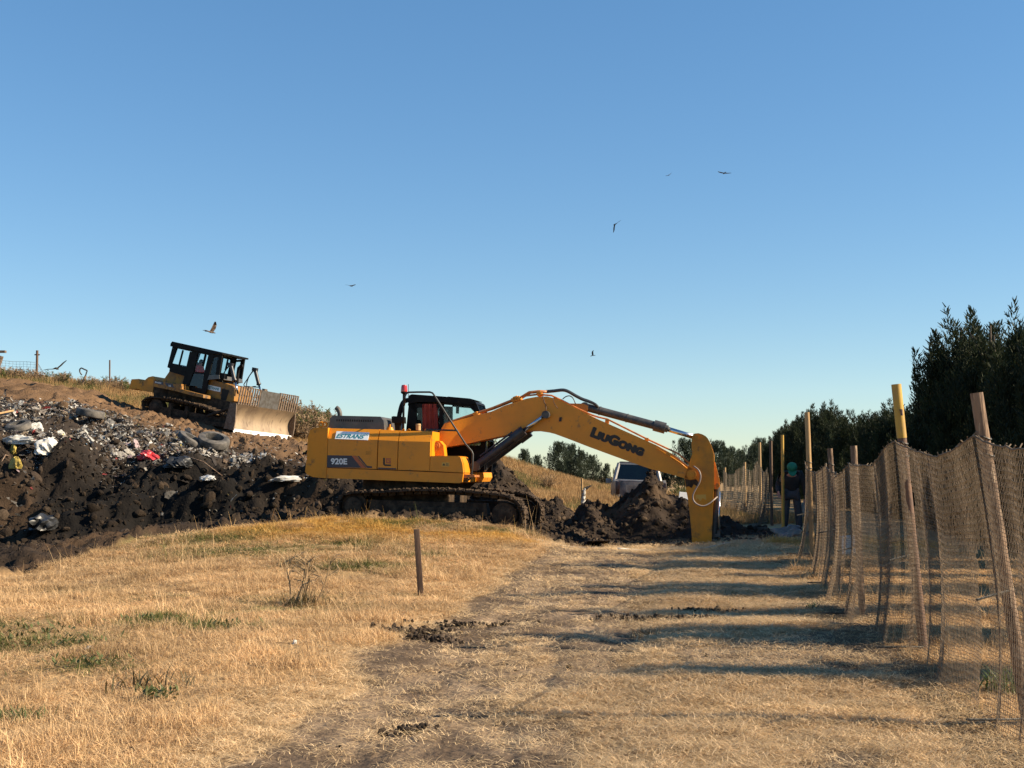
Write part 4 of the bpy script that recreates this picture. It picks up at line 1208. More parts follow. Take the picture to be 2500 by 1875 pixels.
# pipes and hoses
for v, lift in ((-.2, 0), (-.08, 9), (.1, 4)):
    b = B(); b.tube([e1(1395, 545 - lift, -.2), e1(1430, 492 - lift, -.2), e1(1500, 470 - lift, -.2), e1(1700, 405 - lift, -.2), e1(1843, 358 - lift, -.2), e2(190, 208 - lift, -.2), e2(260, 185 - lift, -.2), e2(330, 142 - lift, -.2), e2(420, 132 - lift, -.2), e2(495, 136 - lift, -.2)], .021, 8)
    for q in b.bm.verts: q.co.y += v + .2
    b.build('hydraulic_pipe', M['orange_pipe'], exc, True)
for x, y, f in ((200, 208, e2), (238, 196, e2), (428, 150, e2), (1700, 410, e1), (2060, 268, e1)):
    b = B(); c0 = f(x, y, -.2); b.box((c0.x, -.05, c0.z), (.11, .36, .1), Euler((0, -.35, 0)).to_matrix()); b.bevel(.01); b.build('pipe_clamp', M['yellow_dirty'], exc, 40)
for v, k in ((-.08, 0), (.06, 6)):
    b = B(); b.tube([e2(490, 136 - k, v), e2(560, 130 - k, v), e2(640, 122 - k, v), e2(690, 135 - k, v), (e2(760, 175 - k, v)), e2(820, 205 - k, v), e2(880, 226 - k, v), e2(930, 245, v), e2(962, 275, v)], .03, 8, 4); b.build('hydraulic_hose', M['hose'], exc, True)
b = B(); b.tube([e2(640, 200, -.2), e2(670, 178, -.2), (e2(705, 172, -.2)), e2(735, 195, -.2), e2(755, 242, -.2)], .012, 6, 4); b.build('hydraulic_hose', M['hose'], exc, True)
b = B(); b.tube([e2(300, 172, -.2), e2(420, 158, -.2), e2(540, 168, -.2), e2(640, 215, -.2), e2(780, 288, -.2), e2(900, 342, -.2), e2(960, 362, -.2), e2(1040, 380, -.2), e2(1105, 412, -.2), e2(1400, 560, -.2), e2(1560, 635, -.2), e2(1680, 690, -.2), e2(1760, 760, -.2), e2(1835, 812, -.2)], .02, 8); b.build('hydraulic_pipe', M['orange_pipe'], exc, True)
b = B(); b.tube([e2(560, 185, -.1), e2(640, 228, -.1), e2(800, 312, -.1), e2(930, 372, -.1)], .02, 8); b.build('hydraulic_pipe', M['orange_pipe'], exc, True)
for x, y in ((1040, 405), (1395, 575)):
    b = B(); slab(b, [(x - 16, y - 30), (x + 18, y - 24), (x + 12, y + 26), (x - 20, y + 16)], -.24, -.12, f=e2); b.build('pipe_clamp', M['yellow_dirty'], exc)
b = B(); b.tube([e2(1480, 640, -.3), e2(1640, 735, -.3), e2(1700, 775, -.3), e2(1760, 825, -.3)], .014, 6); b.build('hydraulic_pipe', M['yellow'], exc, True)
b = B(); b.tube([e2(1820, 805, -.3), e2(1862, 838, -.34), e2(1882, 890, -.36), e2(1872, 950, -.36), e2(1838, 1010, -.36), e2(1812, 1070, -.36), e2(1822, 1120, -.36), e2(1860, 1152, -.36), e2(1910, 1162, -.34), e2(1960, 1140, -.3), e2(2000, 1108, -.25), e2(2032, 1080, -.12)], .017, 8, 4); b.build('hydraulic_hose', M['hose_grey'], exc, True)
b = B(); b.tube([e2(462, 172, -.3), e2(474, 225, -.3), e2(490, 260, -.3), e2(492, 305, -.35)], .011, 6, 3); b.build('hydraulic_hose', M['wood_dark'], exc, True)
b = B(); b.tube([e2(556, 195, -.3), e2(565, 240, -.295), e2(598, 285, -.295)], .007, 6, 3); b.build('grease_line', M['wood_dark'], exc, True)
b = B(); slab(b, [(610, 365), (634, 362), (628, 400), (606, 402)], -.3, -.28, f=e2); b.build('work_lamp', M['ink'], boom)
# plates and markings
def chamf(x, y, lift=0.0):
    p = e1(x, y, VN); yt = 533 + (x - 376) * .0265; k = np.clip(1 - (y - yt) / CH, -.2, 1); p.y = VN + INS * k
    return p + Vector((0, -1, .5)) * lift
b = B(); q = [(440, 566), (738, 578), (733, 648), (437, 636)]; b.poly([chamf(*p, .022) for p in q], [chamf(*p, .008) for p in q]); sg = b.build('name_plate', M['plate'], d1)
place_text('lettering', 'ESTRANS', chamf(446, 626, .0235), chamf(694, 636, .0235), chamf(452, 590, .0235), M['teal'], sg, (0, 0, 0), bold=.012, shear=.25, smear=.0018)
place_text('lettering', 'LG', chamf(700, 606, .0235), chamf(730, 608, .0235), chamf(701, 586, .0235), M['teal'], sg, (0, 0, 0), bold=.02)
def decal(name, pts, mat_, parent, k=0, v=VN): 
    b = B(); slab(b, pts, v - .003 - .002 * k, v, ref=v); return b.build(name, mat_, parent)
dn = decal('model_stripe', [(366, 779), (622, 784), (722, 894), (362, 888)], M['navy'], d1)
decal('stripe', [(585, 785), (620, 785), (712, 893), (672, 892)], M['stripe'], d1, 1)
decal('stripe', [(634, 786), (652, 787), (722, 874), (768, 880), (768, 894), (726, 894)], M['navy'], d1)
place_text('lettering', '920E', e1(398, 862, VN), e1(545, 864, VN), e1(398, 806, VN), M['white'], dn, (0, -.0065, 0), bold=.035)
decal('emblem', [(868, 803), (884, 803), (884, 862), (938, 864), (938, 877), (882, 876), (868, 862)], M['ink'], d2)
decal('emblem', [(893, 805), (938, 807), (938, 820), (906, 819), (906, 841), (924, 842), (924, 834), (914, 834), (914, 824), (938, 826), (938, 854), (893, 852)], M['stripe'], d2)
decal('stripe', [(822, 890), (986, 897), (986, 907), (822, 902)], M['navy'], d2)
ws = decal('warning_label', [(1397, 843), (1465, 845), (1463, 882), (1394, 880)], M['sticker'], tb)
decal('mark', [(1415, 850), (1428, 872), (1402, 872)], M['ink'], ws, 1)
for k in range(3): decal('mark', [(1434, 852 + k * 9), (1458, 853 + k * 9), (1458, 857 + k * 9), (1434, 856 + k * 9)], M['wood_dark'], ws, 1)
# operator
oc = e1(1420, 470, .7); F_op = EX.matrix() @ Matrix.Translation((oc.x - .12, .72, oc.z - 1.12))
person(sit_pose(), M['jacket'], M['trousers'], 'driver in dark clothes and a peaked cap seated in the excavator cab', F_op, M['ink'])
#@@DOZER
# ------------------------------------------------------------------ bulldozer
def z3(x, y): return (270 + x * .22604, 780 + y * .22604)
def dz(x, y, v): return DZ.on_v(*z3(x, y), v)


def ds(b, pts, v0, v1, ref=None): return slab(b, pts, v0, v1, f=dz, ref=ref)


doz = empty('bulldozer', matrix=DZ.matrix(), label='muddy yellow crawler bulldozer with a wide raked blade driving down the brown slope', cat='bulldozer')
DT = [(345, 905), (372, 855), (440, 838), (620, 852), (760, 880), (900, 915), (1020, 948), (1150, 1000), (1240, 1050), (1290, 1120), (1285, 1190), (1230, 1215), (1130, 1205), (900, 1160), (620, 1105), (450, 1072), (375, 1050), (345, 990)]
for v0, v1 in ((-1.5, -.95), (.95, 1.5)):
    track(DZ, dz, DT, v0, v1, -1.5, doz, 40, None, M['mud_steel'], thick=.05, grous=.045)
    b = B(); ds(b, [(520, 935), (1180, 1060), (1190, 1150), (520, 1050)], v0 + .08, v1 - .08, ref=-1.5); ds(b, [(630, 900), (660, 905), (645, 1060), (610, 1055)], v0 - .02, v1, ref=-1.5); ds(b, [(812, 935), (835, 940), (830, 1060), (790, 1055)], v0 - .02, v1, ref=-1.5); b.bevel(.02); b.build('track_frame', M['mud_steel'], doz, 40)
    c0 = dz(470, 955, -1.5); b = B(); b.lathe(Vector((c0.x, v0 - .02, c0.z)), (0, 1, 0), [(0, .1), (.03, .2), (.1, .24), (.12, .36), (.4, .36), (.42, .2)], 22); b.build('sprocket', M['mud_steel'], doz, 40)
    c0 = dz(1195, 1120, -1.5); b = B(); b.lathe(Vector((c0.x, v0 + .05, c0.z)), (0, 1, 0), [(0, .1), (.03, .3), (.3, .3), (.35, .1)], 22); b.build('idler_wheel', M['mud_steel'], doz, 40)
    for k in range(6):
        c0 = dz(600 + k * 95, 1075 + k * 19, -1.5); b = B(); b.lathe(Vector((c0.x, v0 + .1, c0.z)), (0, 1, 0), [(0, .06), (.02, .1), (.3, .1), (.32, .05)], 12); b.build('roller', M['mud_steel'], doz, 40)
# chassis and fenders
b = B(); ds(b, [(430, 700), (1040, 835), (1330, 900), (1330, 1040), (1000, 980), (430, 860)], -.75, .75, ref=-.95); b.bevel(.03); b.build('chassis', M['mud_steel'], doz, 40)
b = B(); ds(b, [(480, 655), (562, 537), (640, 552), (800, 605), (790, 700), (480, 672)], -.62, 1.1, ref=-1.1); b.bevel(.03); b.build('rear_tank', M['dozer_yellow'], doz, 35)
for v0 in (-1.3, .7):
    b = B(); ds(b, [(462, 655), (700, 700), (768, 712), (768, 752), (905, 790), (1000, 812), (1000, 846), (880, 822), (700, 772), (455, 722)], v0, v0 + .6, ref=-1.3); b.bevel(.02)
    fe = b.build('fender', M['dozer_yellow'], doz, 35)
    if v0 < 0:
        f0 = decal_f = lambda nm, pts, m_, k=0: (lambda bb: (ds(bb, pts, -1.303 - .002 * k, -1.3, ref=-1.3), bb.build(nm, m_, fe))[1])(B())
        st = f0('model_stripe', [(476, 660), (566, 676), (574, 708), (472, 690)], M['navy']); f0('stripe', [(586, 682), (672, 697), (686, 736), (602, 716)], M['navy'])
        place_text('lettering', 'B160C', dz(482, 684, -1.3), dz(548, 696, -1.3), dz(484, 668, -1.3), M['white'], st, (0, -.0065, 0), bold=.03)
        place_text('lettering', 'LG', dz(628, 722, -1.3), dz(652, 727, -1.3), dz(629, 704, -1.3), M['white'], fe, (0, -.0065, 0), bold=.03)
b = B(); ds(b, [(712, 690), (768, 697), (757, 756), (706, 745)], -1.32, -1.0, ref=-1.3); b.bevel(.01); b.build('battery_box', M['dozer_yellow'], doz)
b = B(); ds(b, [(868, 782), (910, 790), (905, 822), (860, 812)], -1.33, -.9, ref=-1.3); b.bevel(.01); b.build('step', M['dozer_yellow'], doz)
# cab: roof, posts, glass on both sides
DC = -.82
cab2 = empty('cab'); cab2.parent = doz
b = B()
for v0 in (DC, -DC - .08):
    k = 0
    for pts in ([(668, 290), (716, 305), (658, 470), (640, 530), (612, 515)], [(655, 470), (822, 520), (800, 612), (632, 560), (640, 520)], [(855, 345), (940, 356), (897, 560), (836, 720), (822, 800), (760, 770), (815, 515)],
                [(1055, 380), (1110, 392), (1062, 600), (1032, 765), (985, 748), (1010, 572)], [(836, 718), (988, 746), (1034, 762), (1012, 815), (815, 775)], [(700, 275), (1112, 370), (1110, 398), (714, 312)],
                [(770, 330), (782, 332), (740, 498), (728, 494)], [(1012, 375), (1024, 377), (996, 505), (984, 500)], [(880, 560), (1014, 575), (1012, 590), (874, 580)]):
        ds(b, pts, v0 + .002 * k, v0 + .08 - .002 * k, ref=DC); k += 1
    ds(b, [(1165, 385), (1205, 382), (1172, 600), (1130, 600)], v0 + .003, v0 + .075, ref=DC); ds(b, [(1110, 385), (1205, 378), (1200, 402), (1108, 408)], v0 + .004, v0 + .07, ref=DC)
ds(b, [(655, 470), (690, 480), (660, 570), (632, 560)], DC + .1, -DC - .1, ref=DC)
b.build('cab_frame', M['black'], cab2)
b = B(); ds(b, [(682, 240), (1224, 360), (1222, 378), (1110, 372), (660, 292), (664, 262)], DC - .1, -DC + .1, ref=DC); b.bevel(.025); b.build('roof', M['black'], cab2, 35)
for x in (760, 900, 960, 1000):
    b = B(); ds(b, [(x - 12, 262 + (x - 690) * .225), (x + 14, 266 + (x - 690) * .225), (x + 10, 246 + (x - 690) * .225), (x - 10, 244 + (x - 690) * .225)], DC + .1, DC + .25, ref=DC); b.build('roof_lamp', M['black'], cab2)
for pts, mt in (([(716, 305), (855, 348), (815, 517), (658, 470)], 'glass'), ([(940, 358), (1055, 382), (1010, 570), (898, 560)], 'glass'), ([(872, 582), (1018, 590), (986, 745), (840, 718)], 'glass_dark'), ([(1110, 395), (1168, 390), (1135, 600), (1064, 600)], 'glass')):
    for v0 in (DC + .04, -DC - .045):
        if mt == 'glass_dark' and v0 > 0: continue
        b = B(); ds(b, pts, v0, v0 + .005, ref=DC); b.build('window', M[mt], cab2)
b = B(); ds(b, [(1065, 600), (1172, 598), (1175, 640), (1045, 650)], DC, -DC, ref=DC); b.bevel(.02); b.build('dashboard', M['hood_grey'], cab2, 35)
b = B(); ds(b, [(838, 640), (806, 480), (830, 440), (862, 450), (880, 600), (990, 625), (985, 690), (840, 680)], -.3, .3, ref=DC + .3); b.bevel(.04); b.build('operator_seat', M['black'], cab2, 40)
b = B(); pv = -DC - .05
for q0, q1 in (((1205, 384), (1312, 388)), ((1306, 384), (1302, 500)), ((1302, 490), (1280, 680)), ((1210, 392), (1165, 645))): b.bar(dz(*q0, .82), dz(*q1, .82), .07, .09)
b.build('front_post', M['black'], cab2)
b = B(); b.poly([dz(x, y, .82) for x, y in [(1212, 400), (1298, 402), (1270, 672), (1172, 645)]], [dz(x, y, .82) + Vector((0, .006, 0)) for x, y in [(1212, 400), (1298, 402), (1270, 672), (1172, 645)]]); b.build('windscreen', M['glass'], cab2)
b = B(); b.tube([dz(1186, 498, .3), dz(1200, 490, .3), dz(1212, 415, .3), dz(1198, 405, .3)], .015, 6, 3); b.build('door_handle', M['black'], cab2, True)
b = B(); ds(b, [(1150, 568), (1232, 582), (1226, 642), (1142, 624)], -.75, -.55, ref=-.75); ds(b, [(1160, 625), (1200, 632), (1192, 662), (1158, 655)], -.72, -.6, ref=-.75); b.bevel(.01); b.build('air_cleaner', M['black'], doz, 35)
# engine hood
b = B(); ds(b, [(1050, 642), (1085, 646), (1312, 715), (1340, 762), (1332, 880), (1250, 912), (1015, 890), (1030, 700)], -.62, .62, ref=-.62); b.bevel(.035, 3); hd_ = b.build('engine_hood', M['dozer_yellow'], doz, 35)
b = B(); ds(b, [(1200, 745), (1284, 764), (1240, 898), (1190, 890)], -.626, -.6, ref=-.62); b.build('side_grille', M['seam'], hd_)
b = B(); ds(b, [(1045, 702), (1190, 735), (1186, 784), (1040, 752)], -.634, -.61, ref=-.62); npl = b.build('name_plate', M['plate'], hd_)
place_text('lettering', 'ESTRANS', dz(1050, 745, -.634), dz(1172, 770, -.634), dz(1052, 715, -.634), M['teal'], npl, (0, -.003, 0), bold=.03, shear=.25)
b = B(); b.tube([dz(1365, 700, .15), dz(1372, 600, .15), dz(1382, 525, .15), dz(1400, 508, .15), dz(1430, 500, .15)], .062, 10); b.build('exhaust_pipe', M['black'], doz, 40)
for v, (a, c) in ((-.55, ((1298, 488), (1352, 705))), (.55, ((1560, 540), (1612, 745)))):
    lc = empty('lift_cylinder'); lc.parent = doz
    p, q = dz(*a, v), dz(*c, v); b = B(); b.cyl(p, p.lerp(q, .8), .075, seg=14); b.cyl(p.lerp(q, .74), p.lerp(q, .8), .095, seg=14); b.box(p, (.2, .16, .14)); b.build('cylinder_barrel', M['navy_cyl'], lc, 40)
    b = B(); b.cyl(p.lerp(q, .8), q + (q - p) * .45, .04, seg=12); b.build('piston_rod', M['chrome'], lc, True)
    for k in (0, 1):
        b = B(); s_ = -1 if v < 0 else 1
        base = [(p + Vector((-.03 - .04 * k, 0, -.02))), (p + Vector((-.22 - .05 * k, 0, -.35 - .1 * k))), (p + Vector((-.22 - .12 * k, 0, -.75))), (q + Vector((-.22 + .2 * k, 0, .05)))]
        b.tube(base, .02, 6, 5); b.build('hydraulic_hose', M['hose'], lc, True)
# push arms and brace
for v in (-1.72, 1.57):
    b = B(); ds(b, [(625, 1045), (1255, 1122), (1300, 1130), (1300, 1175), (1245, 1165), (625, 1088)], v, v + .16, ref=-1.72); b.bevel(.015); b.build('push_arm', M['mud_steel'], doz, 40)
    b = B(); p, q = dz(1052, 1040, -1.65), dz(1280, 962, -1.65); b.cyl(Vector((p.x, v + .08, p.z)), Vector((q.x, v + .08, q.z)), .06, seg=12); b.build('tilt_brace', M['mud_steel'], doz, 40)
# ripper at the back
b = B(); ds(b, [(400, 640), (470, 650), (455, 790), (398, 770)], -.6, .6, ref=-.6); ds(b, [(165, 745), (192, 640), (272, 636), (278, 690), (300, 682), (372, 618), (420, 606), (466, 655), (440, 760), (330, 768), (250, 742)], -.4, .4, ref=-.6); b.bevel(.03); b.build('ripper', M['yellow_dirty'], doz, 40)
# blade: curved mouldboard, rack, centre plate, cutting edge
BVn, BVf = -2.08, 2.12
pb, pm, pt = dz(1338, 1200, BVn), dz(1345, 905, BVn), dz(1382, 712, BVn)
ub = pm.x; wb, wm, wt = pb.z, pm.z, pt.z
prof = [(ub + .16 - .27 * math.sin(math.pi * (.06 + .9 * t)) + .02 * t, wb + (wm - wb) * t) for t in np.linspace(0, 1, 13)]
b = B(); fr_ = [(u, w) for u, w in prof]; bk = [(u - .07, w) for u, w in prof[::-1]]; ring = fr_ + bk
b.poly([Vector((u, BVn, w)) for u, w in ring], [Vector((u, BVf, w)) for u, w in ring]); bl = b.build('blade', M['blade_steel'], doz, 40)
for v in (BVn - .05, BVf):
    b = B(); pl = [(ub - .25, wb)] + [(ub + .2, wb)] + [(ub + .20, wb + .35), (ub + .1, wm), (ub - .2, wm)]; b.poly([Vector((u, v, w)) for u, w in pl], [Vector((u, v + .05, w)) for u, w in pl]); b.build('end_plate', M['rust'], bl)
b = B()
for w in (wb + .25, wb + .75, wm - .15): b.box((ub - .2, .02, w), (.12, BVf - BVn - .1, .12))
for v in (-1.2, 1.2): b.box((ub - .3, v, (wb + wm) / 2), (.3, .12, (wm - wb) * .9))
b.build('blade_rib', M['mud_steel'], bl)
for k in range(6):
    w0, w1 = BVn + (BVf - BVn) * k / 6 + .006, BVn + (BVf - BVn) * (k + 1) / 6 - .006
    b = B(); u0 = prof[0][0]; b.poly([Vector((u0 + .0, w0, wb + .06)), Vector((u0 + .03, w0, wb + .065)), Vector((u0 + .12, w0, wb - .15)), Vector((u0 + .085, w0, wb - .16))], [Vector((u0 + .0, w1, wb + .06)), Vector((u0 + .03, w1, wb + .065)), Vector((u0 + .12, w1, wb - .15)), Vector((u0 + .085, w1, wb - .16))])
    b.build('cutting_edge', M['edge_white'], bl)
rack = empty('trash_rack'); rack.parent = doz
ur = prof[-1][0] - .03
b = B(); tt = lambda v: ur + .06
n_ = 0
gap = (wt - wm)
vs = [v for v in np.arange(BVn + .04, BVf, .165) if not (-.66 < v < .72)]
for v in vs: b.box((ur, v, wm + gap / 2), (.035, .075, gap))
for w in (wm + .03, wm + gap * .5, wt - .02): b.box((ur - .03, BVn + .72, w), (.03, 1.42, .04)); b.box((ur - .03, BVf - .7, w), (.03, 1.4, .04))
b.build('rack_bars', M['rust'], rack)
b = B(); b.box((ur, .03, wm + gap * .48), (.03, 1.36, gap * .97)); b.bevel(.008); b.build('rack_plate', M['grey_steel'], rack)
for v in (BVn + .75, -.3):
    b = B(); b.box((ur - .1, v, wt), (.12, .2, .09)); b.build('hose_bracket', M['rust'], rack)
sc_ = dz(905, 640, -.2); person(sit_pose(), M['red_shirt'], M['tan_trousers'], 'driver in a red shirt seated in the bulldozer cab', DZ.matrix() @ Matrix.Translation((sc_.x + .2, -.38, sc_.z - .50)))

# ------------------------------------------------------------------ pickup truck
TRK_O = at(1563, 1270, 45.0); TRK_O.z = H(TRK_O.x, TRK_O.y) + .01
TR = Matrix.Translation(TRK_O) @ Euler((R(0), R(0), R(87.2))).to_matrix().to_4x4() @ Euler((R(2.0), 0, 0)).to_matrix().to_4x4()
trk = empty('pickup_truck', matrix=TR, label='old weathered grey pickup truck parked behind the soil heap, seen from the rear', cat='pickup truck')
W2 = .93
b = B()
for s in (-1, 1):
    pr = [(0, .55), (0, 1.22), (2.35, 1.24), (2.35, .55), (1.75, .55), (1.62, .80), (1.38, .92), (1.12, .92), (.88, .80), (.75, .55)]
    b.poly([Vector((x, s * W2, z)) for x, z in pr], [Vector((x, s * (W2 - .16), z)) for x, z in pr])
b.box((1.2, 0, .62), (2.3, 1.6, .1)); b.box((2.3, 0, .95), (.08, 1.62, .6)); b.bevel(.02); b.build('cargo_bed', M['truck'], trk, 35)
b = B(); b.box((.03, 0, .93), (.06, 2 * W2 - .36, .56)); b.bevel(.015); tg = b.build('tailgate', M['truck'], trk, 35)
b = B(); b.box((-.003, 0, .92), (.012, 1.1, .3)); b.bevel(.005); b.build('panel', M['truck'], tg)
b = B(); b.box((.05, 0, 1.235), (.11, 2 * W2 - .34, .05)); b.bevel(.015); b.build('tailgate_cap', M['truck_white'], tg, 35)
for s in (-1, 1):
    b = B(); b.box((.0, s * (W2 - .09), .95), (.03, .13, .46)); b.bevel(.012); b.build('tail_light', M['tail'], trk, 35)
    b = B(); b.bar((-.05, s * .85, .55), (.0, s * .85, .55), .1, .1); b.build('bumper_bracket', M['rust'], trk)
    b = B(); b.lathe((1.25, s * (W2 - .02), .36), (0, -s, 0), [(0, .2), (0, .33), (.03, .36), (.2, .36), (.23, .33), (.23, .2)], 24); wh = b.build('wheel', M['rubber'], trk, 40)
    b = B(); b.lathe((1.25, s * (W2 - .03), .36), (0, -s, 0), [(0, .05), (.03, .19), (.05, .2)], 18); b.build('rim', M['grey_steel'], wh, 40)
    b = B(); b.lathe((4.25, s * (W2 - .02), .36), (0, -s, 0), [(0, .2), (0, .33), (.03, .36), (.2, .36), (.23, .33), (.23, .2)], 24); b.build('wheel', M['rubber'], trk, 40)
b = B(); b.box((-.08, 0, .5), (.12, 1.8, .14)); b.bevel(.02); b.build('bumper', M['rust'], trk, 35)
b = B()
fr = [(2.42, .45), (2.42, 1.24), (3.9, 1.22), (5.2, 1.08), (5.25, .45), (4.7, .45), (4.55, .8), (4.25, .88), (3.95, .8), (3.8, .45)]
b.poly([Vector((x, -W2, z)) for x, z in fr], [Vector((x, W2, z)) for x, z in fr]); b.bevel(.04, 3); b.build('body', M['truck'], trk, 35)
b = B(); T0, T1 = (2.44, 1.2), (2.62, 1.92)
yb_, yt_ = .88, .72
roof = [Vector((2.60, -yt_, 1.88)), Vector((2.60, yt_, 1.88)), Vector((3.55, yt_, 1.88)), Vector((3.55, -yt_, 1.88))]
b.poly(roof, [p + Vector((0, -.05 if p.y > 0 else .05, .085)) for p in roof]); b.bevel(.03, 3); b.build('roof', M['truck'], trk, 40)
b = B()
for s in (-1, 1):
    b.bar((2.44, s * yb_, 1.22), (2.61, s * yt_, 1.90), .09, .1); b.bar((3.95, s * yb_, 1.2), (3.5, s * yt_, 1.90), .06, .08); b.bar((3.05, s * (yb_), 1.22), (3.05, s * yt_, 1.90), .05, .06)
b.bar((2.61, -yt_, 1.88), (2.61, yt_, 1.88), .07, .06); b.bar((2.44, -yb_, 1.25), (2.44, yb_, 1.25), .08, .07); b.build('window_pillars', M['truck_white'], trk)
b = B(); b.poly([Vector(p) for p in ((2.46, -.82, 1.27), (2.46, .82, 1.27), (2.60, .68, 1.87), (2.60, -.68, 1.87))], [Vector(p) + Vector((.006, 0, 0)) for p in ((2.46, -.82, 1.27), (2.46, .82, 1.27), (2.60, .68, 1.87), (2.60, -.68, 1.87))]); b.build('rear_window', M['glass_dark'], trk)
for s in (-1, 1):
    b = B(); q = [(2.55, s * .855, 1.25), (3.85, s * .86, 1.25), (3.45, s * .73, 1.87), (2.68, s * .73, 1.87)]; b.poly([Vector(p) for p in q], [Vector(p) + Vector((0, s * .005, 0)) for p in q]); b.build('side_window', M['glass_dark'], trk)
    b = B(); b.box((3.75, s * 1.08, 1.2), (.06, .2, .18)); b.bar((3.78, s * .9, 1.14), (3.76, s * 1.02, 1.18), .02, .02); b.bevel(.008); b.build('wing_mirror', M['truck_white'], trk, 35)
b = B(); q = [(3.9, -.84, 1.24), (3.9, .84, 1.24), (3.52, .69, 1.88), (3.52, -.69, 1.88)]; b.poly([Vector(p) for p in q], [Vector(p) + Vector((.006, 0, 0)) for p in q]); b.build('windscreen', M['glass_dark'], trk)
b = B(); b.box((2.85, -.4, 1.2), (.15, .5, .5)); b.box((2.85, .4, 1.2), (.15, .5, .5)); b.bevel(.04); b.build('seat_back', M['black'], trk, 40)
b = B(); b.cyl((3.1, 0, 1.96), (3.1, 0, 2.04), .05); b.build('roof_lamp', M['black'], trk, 40)
#@@FENCE
# ------------------------------------------------------------------ net fences
def ground_at(px, py, y0=18.0, y1=80.0):
    d = ray(px, py); ts = np.linspace(y0, y1, 700) / d.y
    P = np.array(CAM)[None] + np.array(d)[None] * ts[:, None]
    k = np.nonzero(P[:, 2] < height(P[:, 0], P[:, 1]))[0]
    return Vector(P[k[0] if len(k) else -1])


def net_mesh(name, line, tops, mat_, parent, cell=(.027, .026), rad=.0019, sag=.16, fold=.8, flare=.35, seed=0, holes=(), lean=None):
    """line: post feet (x, y); tops: height of the net's edge above the ground at each post"""
    r = np.random.default_rng(seed)
    Lp = np.array(line, float); seg = np.linalg.norm(np.diff(Lp, axis=0), axis=1); S = np.r_[0, np.cumsum(seg)]
    n = int(S[-1] / cell[0]); s = np.linspace(0, S[-1], n)
    bx, by = np.interp(s, S, Lp[:, 0]), np.interp(s, S, Lp[:, 1])
    tv = np.interp(s, S, tops)
    i = np.clip(np.searchsorted(S, s, 'right') - 1, 0, len(S) - 2); f = (s - S[i]) / (S[i + 1] - S[i])
    tv = tv - sag * (1 - np.abs(2 * f - 1) ** 1.6) * np.clip(seg[i] / 3, .35, 1.2)
    ln = np.interp(s, S, lean if lean is not None else np.zeros(len(S)))
    dx = np.gradient(bx); dy = np.gradient(by); q = np.hypot(dx, dy); nxv, nyv = -dy / q, dx / q      # to the path side
    m = int((max(tops) + flare) / cell[1]); gz = height(bx, by)
    tt = np.linspace(0, 1, m)
    f1 = (fbm(s * 1.1, s * 0, 2, seed + 1) - .5) * 2; f2 = np.sin(s * 9 + 5 * fbm(s * .7, s * 0, 2, seed + 2)); f3 = np.sin(s * 3.1 + 6 * fbm(s * .4, s * 0, 2, seed + 3))
    tie = np.abs(2 * f - 1) ** 6
    X = np.zeros((m, n)); Y = np.zeros((m, n)); Z = np.zeros((m, n))
    fl = flare * (.5 + .9 * fbm(s * .8, s * 0 + 7, 2, seed + 4))
    for k, t in enumerate(tt):
        L_ = tv + fl; dd = t * L_                          # distance down the cloth from its top edge
        hang = np.minimum(dd, tv - .01); lie = np.maximum(dd - tv, 0)
        down = hang / tv
        off = fold * ((.03 + .05 * down) * f1 + (.012 + .022 * down) * f2 + (.02 + .04 * down) * f3) * (1 - .7 * tie * (1 - down)) + .07 + .16 * down ** 3 + lie * .9
        wig = r.normal(0, .0035, n) + (.006 if k % 2 else -.006)
        X[k] = bx + ln * (1 - down) + nxv * off + dx / q * wig; Y[k] = by + nyv * off + dy / q * wig
        zz = gz + tv - hang
        zg = height(X[k], Y[k]) + .015 + .012 * r.random(n)
        Z[k] = np.where(lie > 0, zg, np.maximum(zz, zg)) + r.normal(0, .0025, n)
    P = np.stack([X, Y, Z], 2)
    ok = np.ones((m, n), bool)
    for (hs, ht, hr, hh) in holes:
        ok &= ~((((s[None] - hs) / hr) ** 2 + ((tt[:, None] * (tv + fl)[None] - ht) / hh) ** 2) < .7 + .6 * r.random((m, n)))
    a1, b1 = P[:, :-1].reshape(-1, 3), P[:, 1:].reshape(-1, 3); k1 = (ok[:, :-1] & ok[:, 1:]).ravel()
    a2, b2 = P[:-1].reshape(-1, 3), P[1:].reshape(-1, 3); k2 = (ok[:-1] & ok[1:]).ravel()
    A = np.r_[a1[k1], a2[k2]]; Bq = np.r_[b1[k1], b2[k2]]
    d = Bq - A; d /= np.linalg.norm(d, axis=1)[:, None] + 1e-9
    ref = np.where(np.abs(d[:, 2:3]) > .8, np.array([[1., 0, 0]]), np.array([[0, 0, 1.]]))
    u = np.cross(d, ref); u /= np.linalg.norm(u, axis=1)[:, None]; w = np.cross(d, u)
    VV = []
    for e in (A, Bq):
        for k in range(3):
            a = 2 * math.pi * k / 3 + .5; VV.append(e + (u * math.cos(a) + w * math.sin(a)) * rad)
    N = len(A); VV = np.stack(VV, 1).reshape(-1, 3); o6 = np.arange(N)[:, None] * 6
    F = np.concatenate([o6 + np.array([[k, (k + 1) % 3, 3 + (k + 1) % 3, 3 + k]]) for k in range(3)])
    o = mesh_np(name, VV, F, mat_, parent)
    b = B(); top = [Vector(p) for p in P[0][::2]]; b.tube(top, .007, 5)
    rr = random.Random(seed)
    for p in top[::2]: b.tube([p, p + Vector((rr.uniform(-.03, .03), rr.uniform(-.03, .03), rr.uniform(.005, .03)))], .005, 4)
    b.build('edge_rope', mat_, o)
    return o


